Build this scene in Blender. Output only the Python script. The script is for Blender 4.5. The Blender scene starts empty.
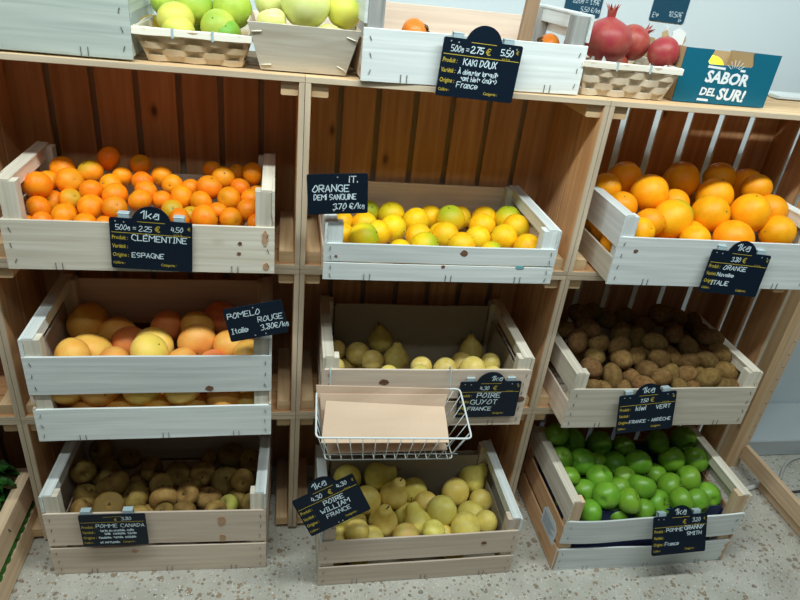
import bpy, bmesh, math, random, json
from mathutils import Vector, Matrix, Euler, Quaternion
R = math.radians
SC = bpy.context.scene
COL = SC.collection
rnd = random.Random(7)

# ---------------------------------------------------------------- camera
cam_d = bpy.data.cameras.new('camera'); cam = bpy.data.objects.new('camera', cam_d); COL.objects.link(cam)
SC.camera = cam
cam_d.sensor_fit = 'HORIZONTAL'; cam_d.sensor_width = 36.0
cam_d.lens = 36.0 * 633.08 / 800.0
cam_d.clip_start = .05
def set_cam(loc, yaw, pitch, roll):
    cy, sy = math.cos(yaw), math.sin(yaw)
    f = Vector((sy*math.cos(pitch), cy*math.cos(pitch), -math.sin(pitch)))
    r0 = Vector((cy, -sy, 0)); u0 = r0.cross(f)
    r = r0*math.cos(roll) + u0*math.sin(roll); u = -r0*math.sin(roll) + u0*math.cos(roll)
    m = Matrix((r, u, -f)).transposed().to_4x4(); m.translation = Vector(loc)
    cam.matrix_world = m
set_cam((-.0377, -1.2386, 1.4169), .2111, .4982, .1166)

# ---------------------------------------------------------------- world, lamps, exposure
SC.view_settings.view_transform = 'Standard'; SC.view_settings.look = 'None'
SC.view_settings.gamma = 1; SC.view_settings.use_curve_mapping = False
SC.view_settings.exposure = -0.08
wd = bpy.data.worlds.new('room_light'); SC.world = wd; wd.use_nodes = True
bg = wd.node_tree.nodes['Background']; bg.inputs[0].default_value = (.80, .95, 1.0, 1); bg.inputs[1].default_value = .035
def area(name, loc, rot, sx, sy, power, col):
    l = bpy.data.lights.new(name, 'AREA'); l.shape = 'RECTANGLE'; l.size = sx; l.size_y = sy; l.energy = power; l.color = col
    o = bpy.data.objects.new(name, l); o.location = loc; o.rotation_euler = rot; COL.objects.link(o); return o
area('ceiling_tube_light', (.20, -.61, 2.25), (R(18), 0, 0), 2.8, .07, 46, (.90, 1.0, .98))
area('ceiling_tube_light', (.20, -1.45, 2.60), (R(35), 0, 0), 2.8, .07, 8, (.90, 1.0, .98))

# ---------------------------------------------------------------- helpers
class MB:
    """collects boards, tubes and lathes into ONE mesh object"""
    def __init__(s): s.v=[]; s.f=[]; s.uv=[]; s.sm=[]
    def add(s, vs, fs, uvs=None, smooth=False):
        b=len(s.v); s.v+=[tuple(v) for v in vs]
        for i,f in enumerate(fs):
            s.f.append([b+k for k in f]); s.sm.append(smooth)
            s.uv.append(uvs[i] if uvs else [(0,0)]*len(f))
    def build(s, name, mat, parent=None, loc=None):
        me=bpy.data.meshes.new(name); me.from_pydata(s.v,[],s.f); me.validate(clean_customdata=False)
        if len(me.polygons)==len(s.f):
            u=me.uv_layers.new(name='UVMap'); k=0; flat=[]
            for l in s.uv:
                for p in l: flat+=[p[0],p[1]]
            u.data.foreach_set('uv',flat)
            me.polygons.foreach_set('use_smooth',s.sm)
        me.materials.append(mat); me.update()
        o=bpy.data.objects.new(name,me); COL.objects.link(o)
        if parent: o.parent=parent
        if loc: o.location=loc
        return o
    def board(s, c, size, axis=None, ch=.0012, bow=(0,0), seg=1, taper=0, wob=0):
        """chamfered board; grain along its longest side; bow = sideways bend along the two other axes"""
        if axis is None: axis=max(range(3),key=lambda i:size[i])
        a,b2=[i for i in range(3) if i!=axis]
        L,A,B=size[axis]/2,size[a]/2,size[b2]/2; ch=min(ch,A*.6,B*.6)
        ring=[(-A+ch,-B),(A-ch,-B),(A,-B+ch),(A,B-ch),(A-ch,B),(-A+ch,B),(-A,B-ch),(-A,-B+ch)]
        ou,ov=rnd.uniform(0,40),rnd.uniform(0,40); n=max(1,seg); vs=[];fs=[];uvs=[]
        ph=rnd.uniform(0,6)
        for i in range(n+1):
            t=i/n*2-1; g=1-t*t
            for (p,qq) in ring:
                v=[0,0,0]; v[axis]=c[axis]+t*L
                k=1-taper*max(0,t)
                v[a]=c[a]+p*k+bow[0]*g+wob*math.sin(ph+t*4); v[b2]=c[b2]+qq*k+bow[1]*g+wob*math.sin(ph*2+t*5)
                vs.append(v)
        per=[0]; 
        for j in range(8):
            p,qq=ring[j],ring[(j+1)%8]; per.append(per[-1]+math.hypot(p[0]-qq[0],p[1]-qq[1]))
        flip = (axis==1)
        for i in range(n):
            for j in range(8):
                f=[i*8+j,i*8+(j+1)%8,(i+1)*8+(j+1)%8,(i+1)*8+j]
                u0,u1=i/n*2*L+ou,(i+1)/n*2*L+ou
                w=[(u0,per[j]+ov),(u0,per[j+1]+ov),(u1,per[j+1]+ov),(u1,per[j]+ov)]
                if flip: f=f[::-1]; w=w[::-1]
                fs.append(f); uvs.append(w)
        for base,rev in ((0,not flip),(n*8,flip)):
            f=[base+j for j in range(8)]; w=[(ring[j][0]*.35+ou+9,ring[j][1]+ov) for j in range(8)]
            if rev: f=f[::-1]; w=w[::-1]
            fs.append(f); uvs.append(w)
        s.add(vs,fs,uvs)
    def tube(s, pts, r, n=8, closed=False):
        P=[Vector(p) for p in pts]; m=len(P); vs=[]; fs=[]
        up=None
        for i,p in enumerate(P):
            d=(P[(i+1)%m]-P[i-1]) if closed else (P[min(i+1,m-1)]-P[max(i-1,0)])
            d.normalize()
            x=(up if up else (Vector((0,0,1)) if abs(d.z)<.9 else Vector((1,0,0)))); x=(x-d*x.dot(d)).normalized(); y=d.cross(x); up=x
            rr=r[i] if isinstance(r,(list,tuple)) else r
            for k in range(n):
                a=k/n*2*math.pi; vs.append(p+(x*math.cos(a)+y*math.sin(a))*rr)
        for i in range(m if closed else m-1):
            for k in range(n):
                fs.append([i*n+k,i*n+(k+1)%n,((i+1)%m)*n+(k+1)%n,((i+1)%m)*n+k])
        if not closed: fs.append(list(range(n))[::-1]); fs.append([(m-1)*n+k for k in range(n)])
        s.add(vs,fs,None,True)
    def plate(s, outline, t, M=Matrix()):
        """flat outline (x,z) given thickness t towards +y"""
        n=len(outline); vs=[M@Vector((x,0,z)) for x,z in outline]+[M@Vector((x,t,z)) for x,z in outline]
        fs=[list(range(n)),[n+k for k in range(n)][::-1]]+[[k,n+k,n+(k+1)%n,(k+1)%n] for k in range(n)]
        uv=[[(outline[k][0],outline[k][1]) for k in f] if max(f)<n else [(0,0)]*len(f) for f in fs]
        uv[1]=[(outline[k-n][0],outline[k-n][1]) for k in fs[1]]
        s.add(vs,fs,uv)

def tag(o, label, cat, group=None, kind=None):
    o['label']=label; o['category']=cat
    if group: o['group']=group
    if kind: o['kind']=kind
    return o
def empty(name, loc=(0,0,0), rz=0):
    o=bpy.data.objects.new(name,None); o.empty_display_size=.05; COL.objects.link(o); o.location=loc; o.rotation_euler=(0,0,rz); return o
def copy_tree(o, parent=None):
    c=o.copy(); COL.objects.link(c); c.parent=parent
    for ch in list(o.children): copy_tree(ch,c)
    return c
def struct(o): o['kind']='structure'; return o

# ---------------------------------------------------------------- materials
def newmat(name):
    m=bpy.data.materials.new(name); m.use_nodes=True; nt=m.node_tree; b=nt.nodes['Principled BSDF']
    return m,nt,b
def N(nt,t,**k):
    n=nt.nodes.new('ShaderNode'+t)
    for a,v in k.items():
        if a in n.inputs: n.inputs[a].default_value=v
        else: setattr(n,a,v)
    return n
def plain(name,col,rough=.5,spec=.4,metal=0,alpha=None,trans=0):
    m,nt,b=newmat(name); b.inputs['Base Color'].default_value=(*col,1); b.inputs['Roughness'].default_value=rough
    b.inputs['Specular IOR Level'].default_value=spec; b.inputs['Metallic'].default_value=metal
    b.inputs['Transmission Weight'].default_value=trans
    n=N(nt,'TexNoise'); n.inputs['Scale'].default_value=60
    bp=N(nt,'Bump'); bp.inputs['Strength'].default_value=.05; nt.links.new(n.outputs[0],bp.inputs['Height']); nt.links.new(bp.outputs[0],b.inputs['Normal'])
    return m
def ramp(nt,stops):
    r=N(nt,'ValToRGB'); e=r.color_ramp.elements
    e[0].position=stops[0][0]; e[0].color=(*stops[0][1],1); e[1].position=stops[-1][0]; e[1].color=(*stops[-1][1],1)
    for p,c in stops[1:-1]:
        x=e.new(p); x.color=(*c,1)
    return r
def wood(name, light, dark, knot=(.16,.08,.035), knots=.5, rough=.62, grain=46, spec=.25):
    m,nt,b=newmat(name); L=nt.links
    tc=N(nt,'TexCoord'); 
    mp=N(nt,'Mapping'); mp.inputs['Scale'].default_value=(2.2,grain,1); L.new(tc.outputs['UV'],mp.inputs['Vector'])
    n1=N(nt,'TexNoise'); n1.inputs['Scale'].default_value=1.5; n1.inputs['Detail'].default_value=5; n1.inputs['Distortion'].default_value=.6; L.new(mp.outputs[0],n1.inputs['Vector'])
    r=ramp(nt,[(.28,dark),(.52,tuple((a+c)/2 for a,c in zip(light,dark))),(.72,light)]); L.new(n1.outputs['Fac'],r.inputs[0])
    # board to board tint
    mp3=N(nt,'Mapping'); mp3.inputs['Scale'].default_value=(.9,.9,1); L.new(tc.outputs['UV'],mp3.inputs['Vector'])
    n3=N(nt,'TexNoise'); n3.inputs['Scale'].default_value=1.0; n3.inputs['Detail'].default_value=1; L.new(mp3.outputs[0],n3.inputs['Vector'])
    hs=N(nt,'HueSaturation'); mr=N(nt,'MapRange'); mr.inputs['From Min'].default_value=.3; mr.inputs['From Max'].default_value=.7; mr.inputs['To Min'].default_value=.82; mr.inputs['To Max'].default_value=1.15
    L.new(n3.outputs['Fac'],mr.inputs['Value']); L.new(mr.outputs[0],hs.inputs['Value']); L.new(r.outputs[0],hs.inputs['Color'])
    # knots
    mp2=N(nt,'Mapping'); mp2.inputs['Scale'].default_value=(7,13,1); L.new(tc.outputs['UV'],mp2.inputs['Vector'])
    nd=N(nt,'TexNoise'); nd.inputs['Scale'].default_value=3; L.new(mp2.outputs[0],nd.inputs['Vector'])
    vo=N(nt,'TexVoronoi'); vo.inputs['Scale'].default_value=1; L.new(mp2.outputs[0],vo.inputs['Vector'])
    kr=ramp(nt,[(.05,(1,1,1)),(.10,(.35,.35,.35)),(.17,(0,0,0))]); L.new(vo.outputs['Distance'],kr.inputs[0])
    sp=N(nt,'SeparateColor'); L.new(vo.outputs['Color'],sp.inputs[0])
    gt=N(nt,'Math',operation='GREATER_THAN'); gt.inputs[1].default_value=1-knots; L.new(sp.outputs[0],gt.inputs[0])
    mu=N(nt,'Math',operation='MULTIPLY'); L.new(kr.outputs[0],mu.inputs[0]); L.new(gt.outputs[0],mu.inputs[1])
    mx=N(nt,'Mix',data_type='RGBA'); L.new(mu.outputs[0],mx.inputs['Factor']); L.new(hs.outputs[0],mx.inputs[6]); mx.inputs[7].default_value=(*knot,1)
    L.new(mx.outputs[2],b.inputs['Base Color'])
    b.inputs['Roughness'].default_value=rough; b.inputs['Specular IOR Level'].default_value=spec
    bp=N(nt,'Bump'); bp.inputs['Strength'].default_value=.25; bp.inputs['Distance'].default_value=.0015; L.new(n1.outputs['Fac'],bp.inputs['Height']); L.new(bp.outputs[0],b.inputs['Normal'])
    return m
W_PINE=wood('pine_shelf',(.66,.38,.19),(.47,.23,.095),knots=.45)
W_PINE2=wood('pine_upright',(.74,.54,.32),(.58,.37,.19),knots=.3)
W_POPL=wood('poplar_crate',(.80,.75,.64),(.58,.52,.41),knots=.10,grain=60,knot=(.38,.26,.16))
W_WHITE=wood('pale_poplar_crate',(.82,.86,.85),(.60,.65,.64),knots=.05,grain=60,knot=(.4,.33,.27))
W_ROSE=wood('rosy_poplar_crate',(.78,.66,.54),(.62,.50,.40),knots=.10,grain=55,knot=(.35,.2,.12))
W_GREEN=wood('weathered_crate',(.58,.64,.59),(.42,.48,.44),knots=.06,grain=50,knot=(.3,.28,.25))
W_TAN=wood('tan_crate',(.80,.62,.42),(.64,.44,.27),knots=.2,grain=50)
W_ORNG=wood('orange_crate_side',(.66,.42,.24),(.50,.27,.13),knots=.2)
W_BROWN=wood('brown_slat',(.46,.31,.19),(.31,.19,.11),knots=0)
W_GREY=wood('grey_weathered_post',(.42,.42,.40),(.24,.24,.23),knots=0)
M_KNOT=wood('knot_wood',(.24,.13,.08),(.13,.065,.04),knots=0,grain=90)
M_KNOT2=wood('orange_knot_wood',(.62,.40,.25),(.48,.28,.16),knots=0,grain=60)
M_STAPLE=plain('staple_wire',(.16,.15,.14),.5,.5,.6)
M_NAVY=plain('navy_tray',(.035,.05,.14),.55)
M_LINER=plain('grey_paper_liner',(.36,.31,.24),.85,.1)
M_SLATE=plain('sign_board',(.005,.012,.024),.42,.2)
M_CHALK=plain('chalk_marker',(.66,.80,.86),.6)
M_YELL=plain('yellow_print',(.52,.40,.05),.6)
M_CLIP=plain('clip_plastic',(.42,.54,.58),.25,.5)
M_WIRE=plain('white_wire',(.72,.78,.78),.35)
M_KRAFT=wood('kraft_paper',(.72,.54,.40),(.64,.47,.34),knots=0,grain=8,rough=.8,spec=.1)
M_PAPER=plain('white_tissue',(.80,.82,.84),.8,.2)
M_TEAL=plain('teal_cardboard',(.005,.125,.20),.45)
M_CARD=plain('brown_cardboard',(.50,.36,.20),.85,.1)
M_STEM=plain('fruit_stem',(.10,.06,.025),.8)
M_CALYX=plain('green_calyx',(.10,.14,.03),.7)
M_HOLE=plain('small_rivet',(.6,.62,.62),.4,.5,.5)

def fruit_mat(name, c1, c2, c3=None, rough=.40, spec=.30, bump=.12, bscale=220, nscale=2.2, huevar=.02, valvar=.12, speck=None, topc=None, toplo=.3, tophi=.9, sss=.0, sat=.08, coat=0):
    """skin colour: c1-c2 blotches, optional c3 patches, topc around the stem end, specks"""
    m,nt,b=newmat(name); L=nt.links
    tc=N(nt,'TexCoord'); oi=N(nt,'ObjectInfo')
    ad=N(nt,'Vectorthing') if False else N(nt,'VectorMath',operation='ADD')
    cm=N(nt,'CombineXYZ'); m9=N(nt,'Math',operation='MULTIPLY'); m9.inputs[1].default_value=50
    L.new(oi.outputs['Random'],m9.inputs[0]); L.new(m9.outputs[0],cm.inputs[0]); L.new(tc.outputs['Object'],ad.inputs[0]); L.new(cm.outputs[0],ad.inputs[1])
    n=N(nt,'TexNoise'); n.inputs['Scale'].default_value=nscale; n.inputs['Detail'].default_value=4; L.new(ad.outputs[0],n.inputs['Vector'])
    st=[(.33,c1),(.66,c2)]+([(.80,c3)] if c3 else [])
    r=ramp(nt,st); L.new(n.outputs['Fac'],r.inputs[0]); col=r.outputs[0]
    if topc:
        sx=N(nt,'SeparateXYZ'); L.new(tc.outputs['Object'],sx.inputs[0])
        a1=N(nt,'Math',operation='MULTIPLY_ADD'); a1.inputs[1].default_value=.5; L.new(n.outputs['Fac'],a1.inputs[0]); L.new(sx.outputs['Z'],a1.inputs[2])
        mr=N(nt,'MapRange'); mr.inputs['From Min'].default_value=toplo+.25; mr.inputs['From Max'].default_value=tophi+.25; L.new(a1.outputs[0],mr.inputs['Value'])
        mx=N(nt,'Mix',data_type='RGBA'); L.new(mr.outputs[0],mx.inputs['Factor']); L.new(col,mx.inputs[6]); mx.inputs[7].default_value=(*topc,1); col=mx.outputs[2]
    if speck:
        v=N(nt,'TexVoronoi'); v.inputs['Scale'].default_value=speck[1]; L.new(ad.outputs[0],v.inputs['Vector'])
        k=ramp(nt,[(.0,(1,1,1)),(speck[2],(0,0,0))]); L.new(v.outputs['Distance'],k.inputs[0])
        n4=N(nt,'TexNoise'); n4.inputs['Scale'].default_value=3.1; L.new(ad.outputs[0],n4.inputs['Vector'])
        k4=ramp(nt,[(.45,(0,0,0)),(.62,(.8,.8,.8))]); L.new(n4.outputs['Fac'],k4.inputs[0])
        mm=N(nt,'Math',operation='MULTIPLY'); L.new(k.outputs[0],mm.inputs[0]); L.new(k4.outputs[0],mm.inputs[1])
        mx=N(nt,'Mix',data_type='RGBA'); L.new(mm.outputs[0],mx.inputs['Factor']); L.new(col,mx.inputs[6]); mx.inputs[7].default_value=(*speck[0],1); col=mx.outputs[2]
    hs=N(nt,'HueSaturation')
    def var(out,amp,mid,mul):
        f=N(nt,'Math',operation='MULTIPLY'); f.inputs[1].default_value=mul; L.new(oi.outputs['Random'],f.inputs[0])
        g=N(nt,'Math',operation='FRACT'); L.new(f.outputs[0],g.inputs[0])
        h=N(nt,'MapRange'); h.inputs['To Min'].default_value=mid-amp; h.inputs['To Max'].default_value=mid+amp; L.new(g.outputs[0],h.inputs['Value']); L.new(h.outputs[0],out)
    var(hs.inputs['Hue'],huevar,.5,7.31); var(hs.inputs['Value'],valvar,1,13.7); hs.inputs['Saturation'].default_value=1
    L.new(col,hs.inputs['Color']); L.new(hs.outputs[0],b.inputs['Base Color'])
    b.inputs['Roughness'].default_value=rough; b.inputs['Specular IOR Level'].default_value=spec
    b.inputs['Coat Weight'].default_value=coat
    nb=N(nt,'TexVoronoi'); nb.inputs['Scale'].default_value=bscale/10; L.new(tc.outputs['Object'],nb.inputs['Vector'])
    bp=N(nt,'Bump'); bp.inputs['Strength'].default_value=bump; bp.inputs['Distance'].default_value=.05; L.new(nb.outputs['Distance'],bp.inputs['Height']); L.new(bp.outputs[0],b.inputs['Normal'])
    return m
F_CLEM=fruit_mat('clementine_skin',(.88,.22,.005),(.93,.30,.008),topc=(.80,.30,.01),huevar=.008)
F_CLEMG=fruit_mat('greenish_clementine_skin',(.88,.28,.008),(.90,.36,.01),topc=(.50,.36,.02),toplo=.2,tophi=1.0,huevar=.006)
F_SANG=fruit_mat('yellow_orange_skin',(.92,.46,.006),(.94,.60,.012),c3=(.86,.63,.02),topc=(.78,.58,.02),toplo=.3,tophi=1.0,huevar=.012)
F_SANGG=fruit_mat('green_topped_orange_skin',(.88,.54,.01),(.88,.62,.015),topc=(.40,.48,.02),toplo=.15,tophi=.95,huevar=.008)
F_ORAN=fruit_mat('large_orange_skin',(.92,.33,.004),(.94,.42,.008),huevar=.006)
F_ORANG=fruit_mat('large_green_tipped_orange_skin',(.92,.40,.006),(.93,.47,.01),topc=(.45,.46,.02),toplo=.55,tophi=1.0,huevar=.005)
F_POME=fruit_mat('pomelo_skin',(.88,.38,.07),(.90,.50,.11),c3=(.82,.26,.07),nscale=1.3,huevar=.010)
F_POMER=fruit_mat('red_pomelo_skin',(.80,.20,.06),(.86,.31,.10),c3=(.88,.42,.12),nscale=1.3,huevar=.008)
F_POMEY=fruit_mat('yellow_pomelo_skin',(.90,.56,.10),(.90,.64,.17),topc=(.80,.60,.10),huevar=.008)
F_GUYO=fruit_mat('guyot_pear_skin',(.64,.47,.10),(.76,.62,.20),c3=(.56,.38,.10),speck=((.25,.16,.05),26,.16),bump=.05,huevar=.012)
F_WILL=fruit_mat('williams_pear_skin',(.70,.54,.10),(.82,.69,.20),c3=(.70,.64,.18),speck=((.20,.12,.04),24,.2),bump=.06,nscale=1.6,huevar=.014)
F_WILLO=fruit_mat('orange_blushed_pear_skin',(.66,.50,.14),(.76,.40,.13),speck=((.22,.12,.04),24,.2),bump=.06,nscale=1.2)
F_KIWI=fruit_mat('kiwi_skin',(.16,.085,.026),(.25,.15,.055),c3=(.32,.23,.08),rough=.85,spec=.15,bump=.35,bscale=420,nscale=3,huevar=.012,valvar=.18)
F_CANA=fruit_mat('russet_apple_skin',(.23,.13,.035),(.34,.22,.065),c3=(.30,.26,.06),rough=.7,spec=.2,valvar=.28,topc=(.09,.05,.015),toplo=.55,tophi=.9,speck=((.62,.50,.28),30,.13),bump=.1,huevar=.012)
F_CANAG=fruit_mat('yellow_green_russet_apple_skin',(.36,.34,.06),(.42,.38,.09),topc=(.24,.17,.06),toplo=.3,tophi=.8,rough=.6,spec=.25,speck=((.3,.2,.08),20,.18),bump=.08)
F_GRAN=fruit_mat('green_apple_skin',(.13,.33,.02),(.20,.40,.035),c3=(.30,.46,.06),rough=.36,spec=.5,speck=((.55,.72,.3),30,.09),bump=.02,nscale=1.5,huevar=.012)
F_LIME=fruit_mat('lime_green_skin',(.34,.50,.05),(.46,.58,.08),topc=(.20,.42,.04),huevar=.01)
F_LIMEY=fruit_mat('yellow_lime_skin',(.72,.66,.10),(.70,.70,.14),topc=(.36,.50,.06),toplo=.2,tophi=1.0,huevar=.01)
F_GOLD=fruit_mat('golden_apple_skin',(.70,.72,.22),(.76,.76,.32),rough=.3,speck=((.4,.35,.1),22,.09),bump=.02,huevar=.012)
F_POMG=fruit_mat('pomegranate_skin',(.33,.035,.035),(.36,.10,.065),c3=(.34,.18,.085),rough=.4,bump=.05,nscale=1.8,huevar=.01)
F_PERS=fruit_mat('persimmon_skin',(.80,.20,.02),(.86,.28,.03),rough=.35,bump=.02)
F_LEMON=fruit_mat('lemon_skin',(.86,.68,.03),(.90,.74,.05),bump=.15)
# ---------------------------------------------------------------- setting: floor, wall, baseboard
H, W, D = .40, .6164, .25
def terrazzo():
    m,nt,b=newmat('terrazzo'); L=nt.links; tc=N(nt,'TexCoord')
    base=N(nt,'TexNoise'); base.inputs['Scale'].default_value=9; base.inputs['Detail'].default_value=6; L.new(tc.outputs['Object'],base.inputs['Vector'])
    col=ramp(nt,[(.3,(.42,.405,.35)),(.7,(.58,.56,.50))]); L.new(base.outputs['Fac'],col.inputs[0]); out=col.outputs[0]
    for sc,thr,c1,c2,gate in ((42,.32,(.34,.25,.16),(.24,.22,.18),.70),(80,.34,(.42,.31,.20),(.22,.20,.17),.50),(160,.32,(.75,.74,.70),(.28,.24,.19),.35)):
        nz=N(nt,'TexNoise'); nz.inputs['Scale'].default_value=sc*.8; L.new(tc.outputs['Object'],nz.inputs['Vector'])
        av=N(nt,'VectorMath',operation='MULTIPLY_ADD'); av.inputs[1].default_value=(.6/sc,)*3; L.new(nz.outputs['Color'],av.inputs[0]); L.new(tc.outputs['Object'],av.inputs[2])
        v=N(nt,'TexVoronoi'); v.inputs['Scale'].default_value=sc; v.inputs['Randomness'].default_value=1; L.new(av.outputs[0],v.inputs['Vector'])
        lt=N(nt,'Math',operation='LESS_THAN'); lt.inputs[1].default_value=thr; L.new(v.outputs['Distance'],lt.inputs[0])
        sp=N(nt,'SeparateColor'); L.new(v.outputs['Color'],sp.inputs[0])
        g=N(nt,'Math',operation='GREATER_THAN'); g.inputs[1].default_value=gate; L.new(sp.outputs[0],g.inputs[0])
        mu=N(nt,'Math',operation='MULTIPLY'); L.new(lt.outputs[0],mu.inputs[0]); L.new(g.outputs[0],mu.inputs[1])
        cc=N(nt,'Mix',data_type='RGBA'); cc.inputs[6].default_value=(*c1,1); cc.inputs[7].default_value=(*c2,1); L.new(sp.outputs[1],cc.inputs['Factor'])
        mx=N(nt,'Mix',data_type='RGBA'); L.new(mu.outputs[0],mx.inputs['Factor']); L.new(out,mx.inputs[6]); L.new(cc.outputs[2],mx.inputs[7]); out=mx.outputs[2]
    L.new(out,b.inputs['Base Color']); b.inputs['Roughness'].default_value=.42; b.inputs['Specular IOR Level'].default_value=.35
    return m
fm=MB(); fm.board((.3,-1.0,-.05),(7,2.6,.1),axis=0,ch=.0001); struct(fm.build('floor',terrazzo()))
def wallmat():
    m,nt,b=newmat('wall_paint'); n=N(nt,'TexNoise'); n.inputs['Scale'].default_value=3
    r=ramp(nt,[(.3,(.66,.75,.79)),(.7,(.70,.78,.82))]); nt.links.new(n.outputs['Fac'],r.inputs[0]); nt.links.new(r.outputs[0],b.inputs['Base Color']); b.inputs['Roughness'].default_value=.45
    return m
WM=wallmat()
YW=.42
wm=MB(); wm.board((.3,YW+.05,1.3),(7,.1,2.6),axis=0,ch=.0001); struct(wm.build('wall_back',WM))
bm_=MB(); bm_.board((2.54,.3175,.035),(2.48,.205,.07),axis=0,ch=.004); struct(bm_.build('trim_1',plain('baseboard_tile',(.52,.58,.60),.3)))

# ---------------------------------------------------------------- shelf modules (apple crates on their side)
def module(col,row,label,gapside=.006,topgap=None):
    x0=(col)*W; z0=row*H; e=empty('shelf_crate',(x0,0,z0))
    tag(e,label,'shelf crate','wooden shelf crates stacked three high')
    t=.0115
    for nm,zc in (('bottom_panel',t/2),('top_panel',H-t/2-.0006)):
        if row==0 and nm=='bottom_panel': continue
        p=MB(); w3=(D-.008-2*.004)/3; y=0
        for k in range(3):
            wk=w3
            g=.004
            if nm=='top_panel' and topgap and k==1: wk=w3+.002; g=topgap
            if nm=='top_panel' and topgap and k==2: wk=D-.008-y
            p.board((W/2,y+wk/2,zc),(W-.0008,wk,t),axis=0); y+=wk+g
        p.build(nm,W_PINE2 if nm=='top_panel' and row==2 else W_PINE,e)
    for sx in (0,1):
        p=MB(); w3=(D-.008-2*gapside)/3; y=0; xc=t/2+.0004 if sx==0 else W-t/2-.0004
        for k in range(3):
            wk=w3+(.012 if k==0 else -.006); p.board((xc,y+wk/2,H/2),(t,wk,H-2*t-.001),axis=2,bow=(rnd.uniform(-.0004,.0004),0)); y+=wk+gapside
        p.build('side_panel',W_PINE2 if False else W_PINE,e)
    p=MB(); pw=W/7
    for k in range(7): p.board((pw*(k+.5),D-.004,H/2),(pw-(.018 if col==1 else .0125),.008,H-.004),axis=2)
    p.build('back_panel',W_PINE,e)
    for sx in (0,1):
        for sz in (0,1):
            if (col,row,sx,sz)==(1,0,1,0): continue
            p=MB(); xc=t+.017 if sx==0 else W-t-.017; zc=t+.0135 if sz==0 else H-t-.0135
            p.board((xc,.006+(D-.016)/2,zc),(.032,D-.018,.026),axis=1,ch=.002); p.build('corner_batten',W_PINE2,e)
    # pale sawn front edges
    p=MB()
    if row: p.board((W/2,-.0012,t/2),(W-.001,.0024,t-.001),axis=0,ch=.0004)
    p.board((W/2,-.0012,H-t/2),(W-.001,.0024,t-.001),axis=0,ch=.0004)
    p.board((t/2,-.0012,H/2),(t-.001,.0024,H-2*t),axis=2,ch=.0004); p.board((W-t/2,-.0012,H/2),(t-.001,.0024,H-2*t),axis=2,ch=.0004)
    p.build('front_edging',W_EDGE,e)
    return e
W_EDGE=wood('sawn_edge',(.68,.56,.41),(.48,.38,.27),knots=.1,grain=30)
rows=['bottom','middle','top']
hold={(-1,2):'holding the clementine crate',(-1,1):'holding the pomelo crate',(-1,0):'around the russet apple crate',
      (0,2):'holding the yellow-orange blood oranges',(0,1):'holding the sparsely filled pear crate',(0,0):'around the full pear crate on the floor',
      (1,2):'holding the big oranges',(1,1):'holding the kiwi crate',(1,0):'around the green apple crate',
      (-2,2):'at the left picture edge, topmost',(-2,1):'at the left picture edge, middle height',(-2,0):'at the left picture edge above the leafy greens'}
for (c,r),h in hold.items():
    module(c,r,'pine shelf crate lying on its side, '+h, gapside=.017 if c==1 else .005, topgap=.014 if (c,r)==(1,2) else None)

p=MB(); p.board((-W/2,D+.010,3*H/2),(3*W-.002,.006,3*H-.004),axis=0,ch=.0005); o=p.build('backing_board',plain('grey_brown_board',(.50,.40,.29),.8,.1)); tag(o,'grey-brown backing board seen through the slat gaps of the left and middle shelf crates','backing board')
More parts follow.
